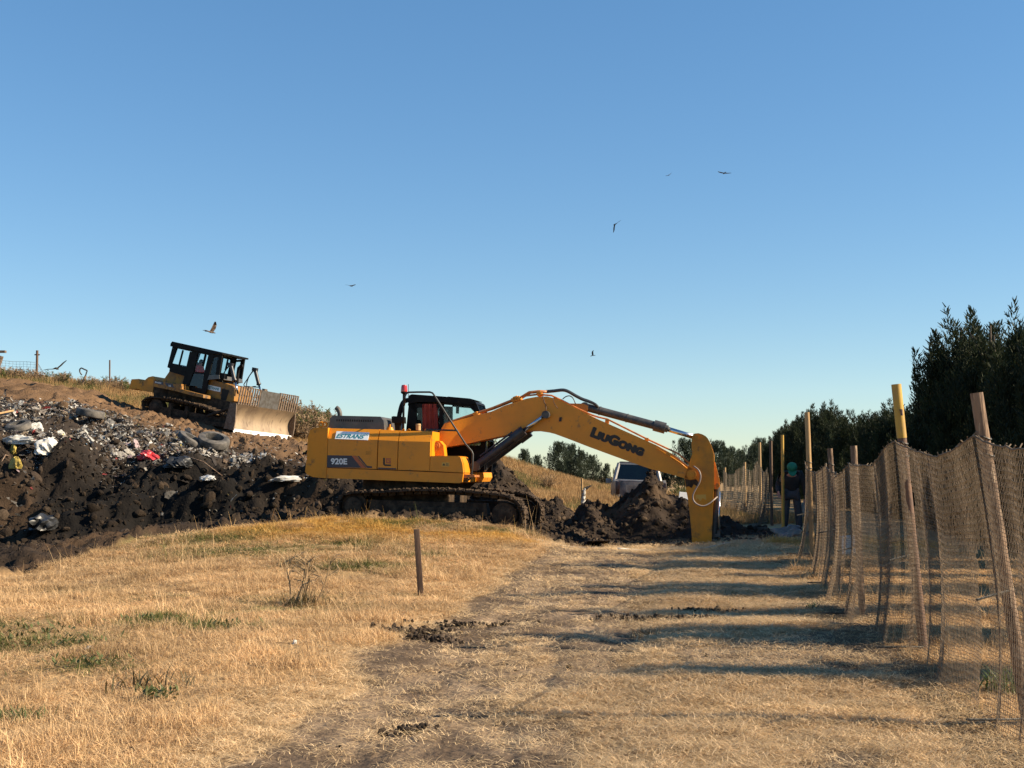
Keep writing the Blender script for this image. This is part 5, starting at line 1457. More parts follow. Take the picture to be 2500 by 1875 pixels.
def post(p, q, r, mat_, parent, name='post', seg=14, label=None, upper=None):
    p, q = Vector(p), Vector(q); b = B(); rr = random.Random(int(p.y * 100))
    pts = [p.lerp(q, t) + Vector((rr.uniform(-1, 1), rr.uniform(-1, 1), 0)) * r * .07 for t in np.linspace(0, 1, 7)]
    b.tube(pts, [r * 1.04, r], seg); o = b.build(name, mat_, parent, 50)
    if label: o['label'] = label
    return o


POSTS = [((3.05, 5.6), (3.0, 5.6), 2.1, .045, 'wood', 1.95), ((3.48, 8.4), (3.18, 8.4), 2.22, .043, 'wood', 1.93), ((3.79, 11.45), (3.59, 11.45), 2.45, .043, 'yb', 1.92),
         ((3.95, 14.0), (3.89, 14.0), 1.92, .037, 'wood', 1.72), ((4.62, 17.5), (4.52, 17.5), 1.93, .037, 'wood', 1.72), ((5.29, 21.8), (5.24, 21.8), 2.53, .044, 'wood_pale', 1.66)]
fence = empty('net_fence', (3.95, 14.0, H(3.95, 14.0)), 'long brown fishing net fence sagging between round posts along the right of the track', 'net fence')
FI = fence.matrix_world.inverted() if False else Matrix.Translation(-Vector(fence.location))
kids = []
for (bx, by), (tx, ty), hgt, r_, mt, nh in POSTS:
    zb = H(bx, by)
    if mt == 'yb':
        po = post((bx, by, zb - .1), Vector((bx, by, zb)).lerp(Vector((tx, ty, zb + hgt)), .80), r_, M['pole_brown'], fence, label='fence post painted yellow on top and dark brown below')
        bb = B(); bb.cyl(Vector((bx, by, zb)).lerp(Vector((tx, ty, zb + hgt)), .795), (tx, ty, zb + hgt), r_ * 1.05, seg=16); u_ = bb.build('painted_top', M['pole_yellow'], po, 50); kids.append(po)
        c_ = Vector((bx, by, zb)).lerp(Vector((tx, ty, zb + hgt)), .90); bb = B(); bb.tube([c_ + Vector((.0, -r_, 0)), c_ + Vector((0, -r_ - .035, .0)), c_ + Vector((.0, -r_ - .04, -.05))], .012, 6); bb.build('hook', M['pole_brown'], po)
    else:
        kids.append(post((bx, by, zb - .1), (tx, ty, zb + hgt), r_, M[mt], fence))
    # wire wraps and short pegs holding the net
    for fr_ in (.93, .99):
        h_ = nh * fr_; c = Vector((bx, by, zb)).lerp(Vector((tx, ty, zb + hgt)), h_ / hgt); b = B()
        b.tube([c + Vector((math.cos(a) * (r_ + .006), math.sin(a) * (r_ + .006), .01 * math.sin(a * 2))) for a in np.linspace(0, 6.3, 14)], .006, 5); kids.append(b.build('tie_wire', M['wire'], fence))
    h_ = nh * .45; c = Vector((bx, by, zb)).lerp(Vector((tx, ty, zb + hgt)), h_ / hgt); b = B(); b.tube([c + Vector((.04, 0, .02)), c + Vector((-.16, -.12, -.01)), c + Vector((-.30, -.22, -.03))], .009, 6); kids.append(b.build('peg', M['wire'], fence))
    b = B(); b.tube([Vector((bx + .02, by - .02, zb + .03)), Vector((bx - .25, by - .15, zb + .05)), Vector((bx - .5, by - .2, zb + .06))], .008, 6); kids.append(b.build('peg', M['wire'], fence))
ntm = net_mesh('net', [(p[0][0], p[0][1]) for p in POSTS], [p[5] for p in POSTS], M['net'], fence, seed=3, lean=[(p[1][0] - p[0][0]) * p[5] / p[2] for p in POSTS], holes=[(5.5, .45, .18, .14), (3.15, 1.1, .1, .35), (3.2, 1.65, .08, .2)])
kids.append(ntm)
for k_ in kids: k_.location = Vector(k_.location) - Vector(fence.location)


def at_origin(root, parts):
    for k_ in parts: k_.location = Vector(k_.location) - Vector(root.location)


# far fence
fence2 = empty('net_fence', (7.0, 32.8, H(7, 32.8)), 'far brown net fence hanging in folds behind the digging arm', 'net fence')
FP = [((6.9, 32.8), 2.25, 1.55), ((7.25, 36.0), 2.3, 1.75), ((7.75, 41.0), 1.8, 1.68), ((7.95, 46.0), 1.7, 1.6)]
kids = [post((x, y, H(x, y) - .1), (x, y, H(x, y) + h), .04, M['wood_pale' if i else 'wood_dark'], fence2) for i, ((x, y), h, _) in enumerate(FP)]
kids.append(net_mesh('net', [p[0] for p in FP], [p[2] for p in FP], M['net_grey'], fence2, cell=(.10, .07), rad=.0075, seed=9, fold=1.6, sag=.2))
at_origin(fence2, kids)
# fence on the ridge
c1 = at12(79, 812, 57); c1.z = H(c1.x, c1.y); tpz = at12(79, 757, 57).z
fence3 = empty('net_fence', c1, 'thin net fence on the ridge at the far left of the slope', 'net fence')
l0 = at12(-190, 800, 57)
kids = [post(c1 - Vector((0, 0, .2)), (c1.x, c1.y, tpz), .055, M['wood_dark'], fence3), post((l0.x, 57, H(l0.x, 57) - .2), (l0.x, 57, H(l0.x, 57) + 1.5), .05, M['wood_dark'], fence3)]
b = B(); b.bar((c1.x - .12, c1.y, tpz - .2), (c1.x + .12, c1.y, tpz - .2), .05, .05); kids.append(b.build('cross_piece', M['wood_dark'], fence3))
kids.append(net_mesh('net', [(l0.x, 57.02), (c1.x, 57.02)], [1.25, 1.02], M['net_grey'], fence3, cell=(.16, .12), rad=.0055, seed=12, fold=.3, sag=.12, flare=.05))
kids.append(net_mesh('net', [(c1.x, 57.02), (c1.x + .65, 57.02)], [.98, .25], M['net_grey'], fence3, cell=(.12, .10), rad=.0055, seed=13, fold=.3, sag=.25, flare=.05))
at_origin(fence3, kids)


# ------------------------------------------------------------------ poles, stakes
def pole(name, label, cat, px, pyb, pyt, Y, r, mt, group=None, leanx=0.0, sq=False):
    p = at(px, pyb, Y); q = at(px + leanx, pyt, Y); p.z = H(p.x, p.y) - .12
    b = B()
    if sq: b.bar(p, q, r * 2, r * .9, up=(0, 1, 0))
    else: b.tube([p.lerp(q, t) for t in np.linspace(0, 1, 5)], [r, r * .95], 12)
    if sq: b.bevel(.004)
    o = b.build(name, M[mt], smooth=50); return tag(o, label, cat, group)


pole('pole', 'slim yellow painted pole standing in front of the worker in the green cap', 'pole', 1912, 1316, 1062, 27.5, .036, 'pole_yellow', leanx=-2)
pole('pole', 'thin dark bare pole on the ridge behind the bulldozer ripper', 'pole', 268, 948, 879, 56.5, .035, 'wood_dark')
pole('wooden_stake', 'short dark wooden stake standing in the dry grass left of the track', 'stake', 1029, 1452, 1292, 15.9, .037, 'wood_dark', leanx=-12, sq=True)
sp = ground_at(1421, 1250, 26); st = pole('sapling_stake', 'pale stake wrapped in torn paper with a few green leaves between the soil piles', 'stake', 1421, 1252, 1168, 33.0, .028, 'wood_pale')
p = at(1424, 1215, 32.95); b = B()
for k in range(4): b.ball(p + Vector((.01 * k, 0, -.12 + .1 * k)), .07 - .008 * k, 2, (.8, .7, 1.5))
for v in b.bm.verts: v.co += Vector((math.sin(v.co.z * 60) * .012, math.sin(v.co.z * 41 + v.co.x * 30) * .012, 0))
b.build('paper_wrap', M['bag_white'], st, True)
b = B(); p = at(1423, 1180, 32.95); rr = random.Random(4)
for k in range(16):
    q = p + Vector((rr.uniform(-.06, .08), rr.uniform(-.05, .05), rr.uniform(-.25, .12))); e = Vector((rr.uniform(-.07, .07), rr.uniform(-.05, .05), rr.uniform(-.02, .1))); n_ = e.orthogonal().normalized() * .018
    b.face([q - n_, q + n_ * .5, q + e, q - n_ * .2])
M['leaf'] = mat('green_leaf', (.11, .125, .035), .6, col2=(.07, .085, .03), scale=6, transl=.3)
b.build('leaves', M['leaf'], st, fix=False)
# bent strap on a leaning rusty post, and a stump of post at the picture's left edge
p = ground_at(207, 945, 40); p = at(200, 943, 55.5); p.z = H(p.x, p.y); b = B()
b.tube([p + Vector((-.12, 0, -.1)), p + Vector((.05, 0, .35)), p + Vector((.16, 0, .62))], .06, 8); o = b.build('bent_post', M['rust'], smooth=True); tag(o, 'leaning rusty post with a bent metal loop on top, among ridge weeds', 'post')
b = B(); b.tube([p + Vector((.12, 0, .5)), p + Vector((.2, 0, .8)), p + Vector((.22, 0, .86)), p + Vector((.08, 0, .92)), p + Vector((-.05, 0, .98)), p + Vector((-.12, 0, .9)), p + Vector((-.1, 0, .78)), p + Vector((-.02, 0, .66))], .032, 6, 2); b.build('loop', M['cyl'], o, True)
p = at(2, 890, 55); p.z = H(p.x, p.y); b = B(); b.tube([p + Vector((-.3, 0, -.1)), p + Vector((.02, 0, 1.0))], .1, 8); b.box(p + Vector((.0, 0, 1.2)), (.4, .2, .1)); o = b.build('broken_post', M['rust'], smooth=40); tag(o, 'broken dark post cut by the left edge of the view on the ridge', 'post')


# ------------------------------------------------------------------ trees
M['needles'] = mat('dark_conifer_needles', (.017, .025, .012), .7, col2=(.034, .043, .016), scale=.9, lo=.45, hi=.65, col3=(.012, .02, .012), scale3=2.5, transl=.25, spec=.2)
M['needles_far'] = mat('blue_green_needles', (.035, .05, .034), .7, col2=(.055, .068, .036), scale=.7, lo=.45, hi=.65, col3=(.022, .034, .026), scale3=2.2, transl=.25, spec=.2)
M['olive'] = mat('olive_leaves', (.10, .105, .035), .7, col2=(.15, .135, .05), scale=1.5, transl=.3)


def crown_mesh(name, h, rad, seed, shoots=60, per=120, leaf=.17, low=.04, mat_=None, spire=1.0, top=.3, sl=(.16, .30)):
    r = np.random.default_rng(seed); V = []
    for k in range(shoots):
        t = r.random() ** 1.1
        z0 = h * (low + .72 * t); rr = rad * math.sqrt(r.random()) * np.interp(t, [0, .2, .6, 1], [.85, 1, .95, top]); a = r.uniform(0, 6.28)
        p0 = np.array([rr * math.cos(a), rr * math.sin(a), z0]); ln = h * r.uniform(*sl) * (1.1 if t > .6 else 1)
        ln = min(ln, h * 1.0 * spire - z0) if z0 + ln > h * spire else ln
        d = np.array([.28 * math.cos(a) * rr / rad, .28 * math.sin(a) * rr / rad, 1.0]); d += r.normal(0, .08, 3)
        u = r.random(per) ** 1.15; sr = rad * .30 * (1 - u) ** .8 + .015
        b = r.uniform(0, 6.28, per); rd = sr * np.sqrt(r.random(per))
        c = p0 + d * (u * ln)[:, None] + np.c_[rd * np.cos(b), rd * np.sin(b), r.normal(0, .03, per)]
        dv = np.c_[np.cos(b) * .55, np.sin(b) * .55, np.ones(per) * .9] + r.normal(0, .25, (per, 3)); dv /= np.linalg.norm(dv, axis=1)[:, None]
        s = np.cross(dv, r.normal(size=(per, 3))); s /= np.linalg.norm(s, axis=1)[:, None]
        L_ = leaf * r.uniform(.6, 1.3, per)[:, None]; w = L_ * .13
        V.append(np.stack([c - s * w, c + s * w, c + dv * L_ + s * w * .3, c + dv * L_ - s * w * .3], 1).reshape(-1, 3))
    V = np.concatenate(V); F = np.arange(len(V)).reshape(-1, 4)
    o = mesh_np(name, V, F, mat_, link=False); me = o.data; bpy.data.objects.remove(o); return me


def trunk_mesh(name, h, seed, r0=.09):
    rr = random.Random(seed); b = B(); pts = [Vector((rr.uniform(-.04, .04), rr.uniform(-.04, .04), z * h)) for z in (-.04, .12, .3, .5, .7, .88)]; b.tube(pts, [r0, r0 * .25], 9)
    for k in range(9):
        z = rr.uniform(.1, .75); a = rr.uniform(0, 6.28); q = Vector((0, 0, z * h)); e = Vector((math.cos(a), math.sin(a), 1.1)) * h * .12; b.tube([q, q + e * .5, q + e * 1.0 + Vector((0, 0, h * .05))], [r0 * .35, r0 * .1], 5)
    o = b.build(name, M['bark']); me = o.data; bpy.data.objects.remove(o); return me


def tree(name, crown, trunk, loc, sc, rz, label, group):
    root = empty(name, loc, label, 'tree', group); root.rotation_euler.z = rz; root.scale = sc
    for nm, me in (('trunk', trunk), ('crown', crown)):
        o = bpy.data.objects.new(nm, me); COL.objects.link(o); o.parent = root
    return root


NEAR = [(crown_mesh('crown', 5.0, 1.2, 600 + k, 125, 240, .115, low=-.02, mat_=M['needles'], top=.55, sl=(.13, .24)), trunk_mesh('trunk', 5.0, 610 + k)) for k in range(4)]
SLIM = [(crown_mesh('crown', 5.0, .40, 620 + k, 56, 190, .12, mat_=M['needles']), trunk_mesh('trunk', 5.0, 630 + k, .07)) for k in range(3)]
FARC = [(crown_mesh('crown', 5.0, 1.35, 640 + k, 62, 130, .2, low=.12, mat_=M['needles_far']), trunk_mesh('trunk', 5.0, 650 + k)) for k in range(4)]
YH = ([20, 23, 26, 28, 30, 32, 34, 38, 43, 50, 56, 72, 95], [4.9, 5.2, 5.55, 5.5, 5.4, 4.9, 4.4, 3.85, 3.9, 4.1, 4.8, 5.0, 4.9])
rr = random.Random(21)
for k, (Y, hgt) in enumerate([(9.75, 4.0), (11.6, 4.7), (12.15, 4.2), (13.75, 4.6), (15.8, 4.9), (16.5, 4.5), (18.2, 3.4), (19.5, 4.9), (20.2, 4.6)]):
    X = 6.1 + .14 * Y + rr.uniform(-.15, .15); c_, t_ = SLIM[k % 3]; s = hgt / 5
    tree('conifer_tree', c_, t_, (X, Y, H(X, Y) - .05), (s * 1.0, s * 1.0, s), rr.uniform(0, 6.28), 'slim dark conifer beyond the right edge of the view whose shadow crosses the track', 'slim conifers casting shadows on the track')
Y = 22.0; k = 0; nearlab = ['tallest dark conifer at the right edge of the view behind the leaning fence post']
ND = []
while Y < 96:
    ND.append(Y); Y += 1.55 if Y < 46 else 2.6
for k, Y in enumerate(ND):
    X = 6.85 + .14 * Y + rr.uniform(-.2, .35); hgt = np.interp(Y, *YH) * rr.uniform(.92, 1.06); c_, t_ = NEAR[rr.randrange(4)]; s = hgt / 5
    tree('conifer_tree', c_, t_, (X, Y, H(X, Y) - .05), (s * rr.uniform(.85, 1.1), s * rr.uniform(.85, 1.1), s), rr.uniform(0, 6.28), 'dark spiky conifer in the dense row behind the net fence', 'dense conifer row behind the net fence')
# trees far behind the hillside and the truck: (x on the 2212 view, top y, depth, width factor)
FAR = [(1132, 972, 84, .62, 'small dark tree rising alone left of the boom cylinder over the hillside'), (1160, 985, 85, .6, None), (1207, 957, 88, .8, None), (1232, 962, 90, .8, None), (1252, 975, 88, .75, None), (1280, 985, 92, .7, None),
       (1310, 1003, 90, .6, None), (1335, 1010, 95, .7, None), (1362, 1018, 98, .7, None), (1400, 1005, 98, .7, None), (1440, 990, 99, .7, None), (1478, 950, 94, .8, None), (1500, 962, 96, .75, None), (1522, 962, 96, .75, None), (1553, 955, 98, .75, None), (1578, 968, 100, .75, None), (1600, 975, 101, .75, None), (1622, 962, 102, .8, None), (1645, 950, 103, .8, None)]
lab2 = 'dark tree in the far clump behind the hillside under the boom'; lab3 = 'dark tree in the far line behind the pickup truck and the arm'
for k, (x, yt, Y, wf, lb) in enumerate(FAR):
    P_ = at12(x, yt, Y); zb = H(P_.x, P_.y) - .1; s = (P_.z - zb) / 5; c_, t_ = FARC[k % 4]
    wide = s * wf * 1.25
    o = tree('broad_tree', c_, t_, (P_.x, P_.y, zb), (wide, wide, s), rr.uniform(0, 6.28), lb or (lab2 if x < 1320 else lab3), None if lb else ('far clump of trees under the boom' if x < 1320 else 'far line of trees behind the truck'))
# bushes
def bush(name, label, P_, w, h, mat_, seed, n=26, leaf=.12):
    o = bpy.data.objects.new(name, crown_mesh(name, h, w, seed, n, 90, leaf, low=0, mat_=mat_)); COL.objects.link(o); o.location = (P_.x, P_.y, H(P_.x, P_.y) - .05); return tag(o, label, 'bush')
bush('bush', 'yellow green bush between the pickup truck and the digging arm', at(1648, 1215, 50), 1.0, .95, M['olive'], 700)
M['drystem'] = mat('dry_pale_stems', (.30, .20, .10), .8, col2=(.19, .12, .06), scale=5)
p = ground_at(1338, 1196, 34)


def twig_bush(name, label, P_, w, h, seed, mat_, n=60):
    rr = random.Random(seed); b = B()
    for k in range(n):
        a = rr.uniform(0, 6.28); q = Vector((rr.uniform(-.1, .1) * w, rr.uniform(-.1, .1) * w, 0)); e = Vector((math.cos(a) * w * rr.uniform(.2, 1), math.sin(a) * w * rr.uniform(.2, 1), h * rr.uniform(.35, 1)))
        m_ = q.lerp(e, .55) + Vector((0, 0, h * .12)); b.tube([q, m_, e], [.012, .005], 4)
        for _ in range(3):
            s_ = q.lerp(e, rr.uniform(.4, 1)); f = s_ + Vector((rr.uniform(-.2, .2) * w, rr.uniform(-.2, .2) * w, rr.uniform(-.05, .25) * h)); b.tube([s_, f], [.007, .004], 4)
    o = b.build(name, mat_); o.location = P_; return tag(o, label, 'bush')


twig_bush('dry_bush', 'pale leafless thorny bush on the grassy hillside under the boom', p, .6, .75, 5, M['drystem'])


# ------------------------------------------------------------------ weeds with strap leaves in the grass
def strap_plant(name, label, P_, n, h, spread, w, seed, mat_, stalks=0):
    r = np.random.default_rng(seed); V = []; F = []
    for k in range(n):
        az = r.uniform(0, 6.28); d = np.array([math.cos(az), math.sin(az), 0]); s = np.array([-d[1], d[0], 0]); p = np.array([r.normal(0, spread * .5), r.normal(0, spread * .35), -.01]); L_ = h * r.uniform(.6, 1.25); ang = abs(r.normal(0, .35)) + .1; b0 = len(V)
        for q in range(6):
            ww = w * (1 - (q / 5) ** 2 * .95) * .5
            V += [p - s * ww, p + s * ww]; p = p + (d * math.sin(ang) + np.array([0, 0, math.cos(ang)])) * L_ / 5; ang += r.uniform(.08, .42)
        F += [(b0 + 2 * q, b0 + 2 * q + 1, b0 + 2 * q + 3, b0 + 2 * q + 2) for q in range(5)]
    o = mesh_np(name, V, F, mat_); o.location = P_; tag(o, label, 'weed')
    if stalks:
        b = B(); rr = random.Random(seed)
        for k in range(stalks):
            q = Vector((rr.uniform(-.18, .22), rr.uniform(-.1, .1), 0)); e = q + Vector((rr.uniform(-.12, .2), rr.uniform(-.1, .1), h * rr.uniform(1.5, 2.3)))
            b.tube([q, q.lerp(e, .5) + Vector((.02, 0, 0)), e], [.011, .006], 5)
            for t in (.45, .6, .75, .92, 1):
                c = q.lerp(e, t); sd = rr.choice((-1, 1)); l1 = c + Vector((sd * rr.uniform(.05, .12), rr.uniform(-.03, .03), rr.uniform(.05, .1))); l2 = l1 + Vector((sd * rr.uniform(.04, .12), 0, rr.uniform(-.10, .04)))
                for a_, b_ in ((c, l1), (l1, l2)):
                    nn = Vector((0, .5, .9)) * .007; b.face([a_ - nn, b_ - nn * .7, b_ + nn * .7, a_ + nn])
        b.build('dry_stalks', M['drystem'], o, fix=False)
    return o


M['strap_dark'] = mat('dull_strap_leaves', (.085, .075, .03), .6, col2=(.16, .11, .05), scale=5, transl=.25)
M['strap_green'] = mat('green_strap_leaves', (.07, .11, .025), .6, col2=(.13, .14, .05), scale=5, transl=.3)
def gp_(x, y): return Vector((x, y, H(x, y)))
strap_plant('dry_weed', 'tall dry weed with corn like stalks left of the wooden stake', gp_(-2.5, 15.0), 120, .24, .28, .012, 1, M['strap_dark'], 7)
strap_plant('weed_tuft', 'low spreading tuft of dull strap leaves in the near left grass', gp_(-2.75, 9.6), 60, .20, .30, .014, 2, M['strap_dark'])
strap_plant('weed_tuft', 'dark green grass tuft at the left edge of the near field', gp_(-3.42, 8.5), 170, .11, .26, .008, 3, M['strap_green'])
strap_plant('weed_tuft', 'bright green leafy tuft behind the net at the foot of the leaning post', gp_(3.75, 9.45), 90, .24, .22, .012, 4, M['strap_green'])
strap_plant('weed_tuft', 'small green tuft beside the dry stalks, standing behind them', gp_(-3.35, 19.5), 90, .26, .35, .010, 6, M['strap_dark'])
strap_plant('weed_tuft', 'greyish tuft of grass standing at the middle of the track', gp_(1.35, 12.75), 110, .15, .16, .006, 7, M['drystem'])
strap_plant('weed_tuft', 'small bright green sprig on the ground by the net pegs', gp_(3.55, 14.6), 30, .12, .07, .012, 8, M['strap_green'])
for k, (x, y, w) in enumerate([(-3.85, 13.2, .16), (-3.05, 12.8, .2), (-4.1, 11.6, .15), (-3.55, 10.4, .15), (-5.0, 11.9, .25), (-4.7, 12.6, .2), (-2.6, 9.1, .08)]):
    r = np.random.default_rng(70 + k); b = B()
    for q in range(70):
        c = Vector((r.normal(0, w), r.normal(0, w * .8), .005 + .05 * r.random())); a = r.uniform(0, 6.28); e = Vector((math.cos(a), math.sin(a), r.uniform(.3, 1.2))) * r.uniform(.03, .075); s_ = Vector((-math.sin(a), math.cos(a), 0)) * .013
        b.face([c, c + e * .5 + s_, c + e, c + e * .5 - s_])
    o = b.build('green_weed', M['leaf'], fix=False); o.location = gp_(x, y); tag(o, 'flat patch of green broad leaved weed in the left dry grass', 'weed', 'green weed patches in the left grass')


# ------------------------------------------------------------------ tyres, bags, buckets, boards
def tyre(px, py, r_, wd, tilt, rz, label, y0=30, sink=.12):
    p = ground_at(px, py, y0); b = B()
    pr = [(0, r_ * .60), (0, r_ * .84), (wd * .12, r_ * .97), (wd * .3, r_), (wd * .7, r_), (wd * .88, r_ * .97), (wd, r_ * .84), (wd, r_ * .60), (wd * .8, r_ * .56), (wd * .2, r_ * .56)]
    rings = [[b.bm.verts.new((math.cos(a) * q, math.sin(a) * q, h)) for a in [2 * math.pi * k / 36 for k in range(36)]] for h, q in pr]
    for i in range(len(rings)):
        A, C_ = rings[i], rings[(i + 1) % len(rings)]
        for k in range(36): b.bm.faces.new((A[k], A[(k + 1) % 36], C_[(k + 1) % 36], C_[k]))
    o = b.build('tyre', M['rubber'], smooth=40); o.location = p + Vector((0, 0, -sink + .05)); o.rotation_euler = (tilt[0], tilt[1], rz); tag(o, label, 'tyre', 'old tyres on the landfill slope')
    return o


tyre(520, 1098, .50, .27, (R(22), R(15), 0), 0, 'grey truck tyre lying tilted with its dark hole facing the camera, under the bulldozer blade', sink=-.12)
tyre(462, 1090, .46, .22, (R(4), R(33), 0), 0, 'tyre seen nearly edge on, next to the larger grey tyre', sink=-.05)
tyre(219, 1022, .46, .26, (R(1), R(11), 0), 0, 'dark tyre lying flat and half buried at the top of the litter', sink=.0)
tyre(47, 1050, .40, .24, (R(20), R(-8), 0), 0, 'black tyre sunk among litter near the left edge', sink=.05)


def bag(name, label, px, py, sx, sy, sz, mt, seed, cat='bag', y0=26, P_=None):
    p = P_ or ground_at(px, py, y0); b = B(); b.ball((0, 0, 0), 1, 4); off = seed * 7.3
    co = np.array([v.co[:] for v in b.bm.verts]); n1 = billow(co[:, 0] * 1.6 + off + co[:, 2], co[:, 1] * 1.6 - co[:, 2], 4, seed); n2 = fbm(co[:, 0] * 1.1 - off, co[:, 1] * 1.1 + co[:, 2], 2, seed + 3)
    for v, a, c in zip(b.bm.verts, n1, n2):
        k = .30 + .85 * a + .7 * (c - .5); v.co = Vector((v.co.x * sx * k, v.co.y * sy * k, max(v.co.z * sz * k, -sz * .35)))
    o = b.build(name, M[mt], smooth=30); o.location = p + Vector((0, 0, sz * .25)); o.rotation_euler.z = seed; return tag(o, label, cat)


bag('plastic_bag', 'large white crumpled plastic bag on the soil at the far left', 119, 1108, .42, .3, .34, 'bag_white', 1)
bag('plastic_bag', 'red and white torn sack lying in the litter', 362, 1122, .42, .3, .22, 'bag_red', 2)
bag('plastic_bag', 'dirty cream sheet of foam lying among litter at the left edge', 40, 1083, .62, .3, .2, 'bag_white', 3)
bag('plastic_bag', 'grey white bag bulging beside the black sunk tyre', 85, 1052, .27, .25, .25, 'bag_white', 4)
bag('plastic_bag', 'yellow plastic scrap hanging on the dark soil at the left edge', 34, 1108, .16, .12, .26, 'bag_yellow', 5)
bag('plastic_bag', 'second yellow plastic scrap, lower on the dark soil', 36, 1142, .2, .12, .24, 'bag_yellow', 6)
bag('plastic_bag', 'black rubbish bag next to the red sack', 438, 1140, .4, .3, .24, 'bag_black', 7)
bag('plastic_bag', 'flat white sheet lying right of the black rubbish bag', 510, 1172, .34, .22, .1, 'bag_white', 8)
bag('plastic_bag', 'white bundle of plastic beside the truck tyre', 487, 1096, .14, .14, .12, 'bag_white', 9)
bag('plastic_bag', 'long white plastic sheet at the lower edge of the litter by the excavator counterweight', 715, 1174, .75, .2, .12, 'bag_white', 10)
bag('plastic_sheet', 'black plastic sheeting half buried at the foot of the soil face', 108, 1290, .8, .4, .3, 'bag_black', 11, 'plastic sheet')
bag('plastic_bag', 'small white ball of plastic at the foot of the dark soil face', 526, 1318, .12, .1, .1, 'bag_white', 12)
bag('plastic_scrap', 'small white scrap lying in the grass near the green weeds', 228, 1588, .045, .03, .03, 'bag_white', 13, 'scrap', P_=gp_(-3.77, 11.1))
bag('plastic_scrap', 'tiny pale scrap lying in the grass below the dry stalks', 727, 1580, .03, .02, .03, 'bag_white', 14, 'scrap', P_=gp_(-1.98, 11.35))
p0, p1 = ground_at(-30, 1024), ground_at(32, 1014); b = B(); b.bar(p0 + Vector((0, 0, .12)), p1 + Vector((0, 0, .16)), .1, .06); b.bevel(.01); tag(b.build('plank', M['wood_pale']), 'pale broken plank lying in the litter at the left edge', 'plank')
for k, (a, c) in enumerate([((1190, 90), (1300, 185)), ((1250, 60), (1500, 190)), ((60, 62), (10, 95))]):
    q0, q1 = [ground_at(x * .3617, 1100 + y * .3617, 26) for x, y in (a, c)]; b = B(); b.tube([q0 + Vector((0, 0, .1)), (q0 + q1) / 2 + Vector((0, 0, .2)), q1 + Vector((0, 0, .08))], [.022, .012], 6); tag(b.build('stick', M['wood'], smooth=True), ['thin bare stick beside the black rubbish bag', 'long bent branch lying across the litter right of the black bag', 'short stick poking from the soil at the left edge'][k], 'stick')


def bucket(P_, r_, h_, label):
    b = B(); b.lathe((0, 0, 0), (0, 0, 1), [(0, r_ * .82), (h_ * .9, r_), (h_ * .9, r_ * 1.07), (h_, r_ * 1.07), (h_, r_ * .98), (h_ * .05, r_ * .78)], 24); o = b.build('bucket', M['white_plastic'], smooth=40); o.location = P_; tag(o, label, 'bucket')
    b = B(); b.tube([Vector((math.cos(t) * r_ * 1.08, -.04 - .03 * math.sin(t), h_ * .92 - .12 * math.sin(t))) for t in np.linspace(0, math.pi, 12)], .005, 5); b.build('handle', M['wire'], o)


bucket(gp_(6.06, 22.3), .15, .33, 'white plastic bucket standing on the ground behind the net')
b = B(); p = at(1667, 1212, 36); p.z = H(p.x, p.y); b.box((0, 0, .42), (.28, .03, .85), Euler((R(-12), R(7), 0)).to_matrix()); b.bevel(.008); o = b.build('board', M['white_plastic']); o.location = p; tag(o, 'white board leaning upright behind the soil left of the arm', 'board')
b = B(); b.tube([Vector((x, y, H(x, y) + .02)) for x, y in [(2.1, 24.6), (2.7, 24.9), (3.3, 24.75), (3.9, 25.2), (4.4, 25.9), (4.75, 26.6)]], .02, 6, 5); tag(b.build('rope', M['rope'], smooth=True), 'white rope snaking over the shaded end of the track', 'rope')
b = B(); b.tube([Vector((x, y, H(x, y) + .03)) for x, y in [(.35, 25.0), (.7, 24.9), (1.2, 25.1), (1.7, 24.9)]], .008, 6, 4); tag(b.build('cane', M['rope'], smooth=True), 'thin pale cane lying at the left edge of the track', 'cane')

# ------------------------------------------------------------------ worker by the fence
wp = Vector((6.32, 27.9, H(6.32, 27.9) + .05))
P = dict(pelvis=(0, 0, .92), chest=(.08, 0, 1.22), neck=(.15, 0, 1.40), head=(.24, 0, 1.475), face=(.62, 0, -.78))
for s, k in (('l', 1), ('r', -1)):
    P['sh_' + s] = (.08, .20 * k, 1.335); P['el_' + s] = (.06, .30 * k, 1.06); P['wr_' + s] = (.16 + .12 * (k < 0), .30 * k, .83 + .1 * (k < 0))
    P['hip_' + s] = (0, .1 * k, .90); P['kn_' + s] = (.04, .14 * k, .50); P['an_' + s] = (0, .17 * k, .09)
person(P, M['jacket'], M['trousers'], 'worker in a green cap, dark jacket and grey trousers looking down beside the yellow pole', Matrix.Translation(wp) @ Euler((0, 0, R(-98))).to_matrix().to_4x4(), M['green_cap'])
bag('sack', 'white sack hanging at the left side of the worker', 0, 0, .13, .12, .30, 'bag_white', 21, 'sack', P_=wp + Vector((.36, .1, .42)))
bag('sack', 'grey sack lying at the feet of the worker', 0, 0, .42, .2, .26, 'sack_grey', 22, 'sack', P_=gp_(6.12, 27.2))


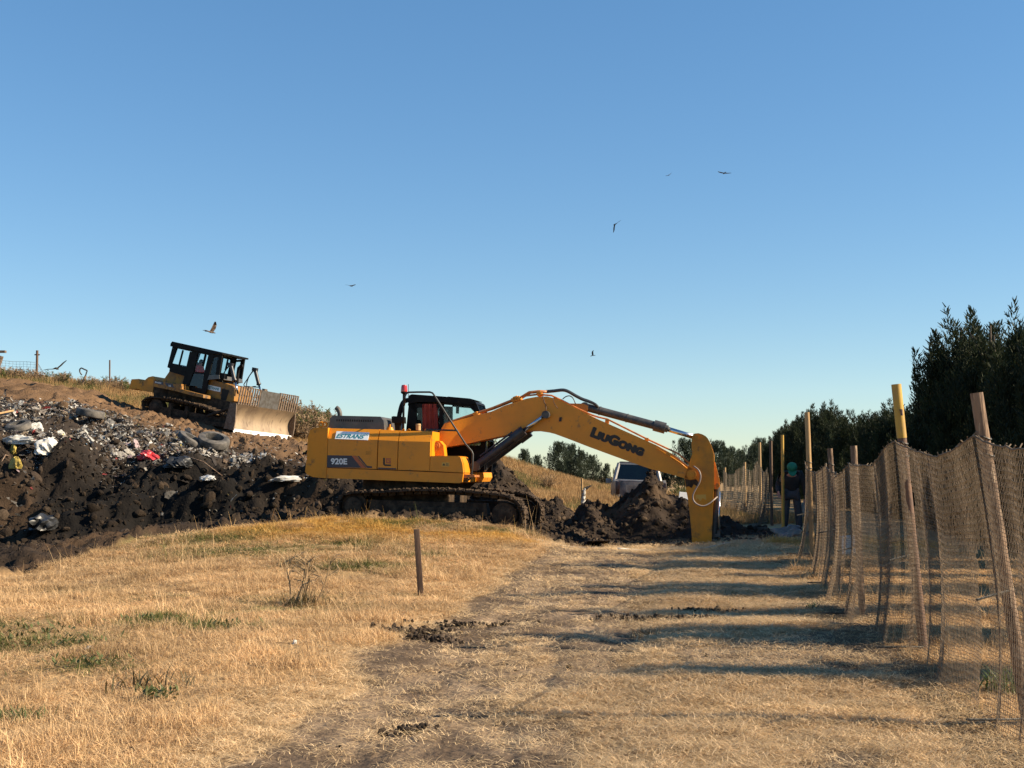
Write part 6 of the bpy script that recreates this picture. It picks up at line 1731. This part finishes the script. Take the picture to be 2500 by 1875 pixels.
# ------------------------------------------------------------------ birds
def bird(px, py, Y, span, label, roll=0, yaw=0, pitch=0, flap=.25, mt='feather', fold=1.0):
    b = B(); L_ = span * .36
    b.lathe((-L_ * .55, 0, 0), (1, 0, 0), [(0, .004 * span), (L_ * .12, span * .028), (L_ * .45, span * .05), (L_ * .8, span * .04), (L_ * .95, span * .026), (L_ * 1.08, span * .028), (L_ * 1.16, span * .018), (L_ * 1.24, .003 * span)], 10)
    tl = [(-L_ * .45, span * .02), (-L_ * .95, span * .07), (-L_ * .98, 0), (-L_ * .95, -span * .07), (-L_ * .45, -span * .02)]
    b.poly([Vector((x, y, 0)) for x, y in tl], [Vector((x, y, .008 * span)) for x, y in tl])
    body = b.build('bird', M[mt], smooth=60)
    for s in (1, -1):
        b = B(); fl = flap if s > 0 else flap * fold
        st = [(0, .10, -.13, 0), (.18, .15, -.11, .18 * fl), (.32, .12, -.10, .34 * fl), (.5, -.05, -.14, .42 * fl)]
        up = [[], []]
        for y_, xf, xr, z_ in st:
            up[0].append((xf * span * .9, s * (y_ * span + .02 * span), z_ * span)); up[1].append((xr * span * .9, s * (y_ * span + .02 * span), z_ * span))
        q = up[0] + up[1][::-1]; th = Vector((0, 0, .007 * span))
        for i in range(3):
            a = [Vector(up[0][i]), Vector(up[0][i + 1]), Vector(up[1][i + 1]), Vector(up[1][i])]; b.poly(a, [v + th for v in a])
        b.build('wing', M[mt], body)
    body.location = at(px, py, Y); body.rotation_euler = (roll, pitch, yaw); return tag(body, label, 'bird')


k12 = 2500 / 2212
bird(516, 811, 48, .8, 'brown bird of prey flapping just above the bulldozer cab', roll=-.35, yaw=R(48), flap=.75, mt='feather_brown', pitch=.1)
bird(139, 900, 52, 1.0, 'dark bird gliding low over the ridge weeds at the far left', roll=-.42, yaw=R(95), flap=.35)
bird(857, 698, 110, 1.1, 'dark bird gliding level in the sky left of centre', roll=.05, yaw=R(60), flap=.2)
bird(1447, 868, 75, .5, 'small dark bird low in the sky over the boom', roll=-.9, yaw=R(150), flap=.9)
bird(1501, 548, 85, 1.0, 'dark bird banking steeply in the middle of the sky', roll=-.75, yaw=R(110), flap=-.8, fold=.2)
bird(1633, 428, 120, .65, 'tiny dark bird left of the highest gliding bird', roll=-.45, yaw=R(80), flap=.3)
bird(1768, 423, 95, 1.05, 'highest bird of the sky, gliding with flat wings', roll=.06, yaw=R(100), flap=.12)
p = ground_at(1429, 1206, 34)
b = B(); b.lathe(p + Vector((-.18, 0, .12)), (1, 0, .55), [(0, .01), (.06, .035), (.2, .075), (.32, .06), (.38, .035), (.43, .04), (.47, .025), (.52, .004)], 10); b.tube([p + Vector((-.02, .02, -.02)), p + Vector((0, .02, .16))], .01, 5); b.tube([p + Vector((-.02, -.03, -.02)), p + Vector((0, -.03, .16))], .01, 5)
tag(b.build('bird', M['feather'], smooth=60), 'dark bird standing on the hillside next to the paper wrapped stake', 'bird')
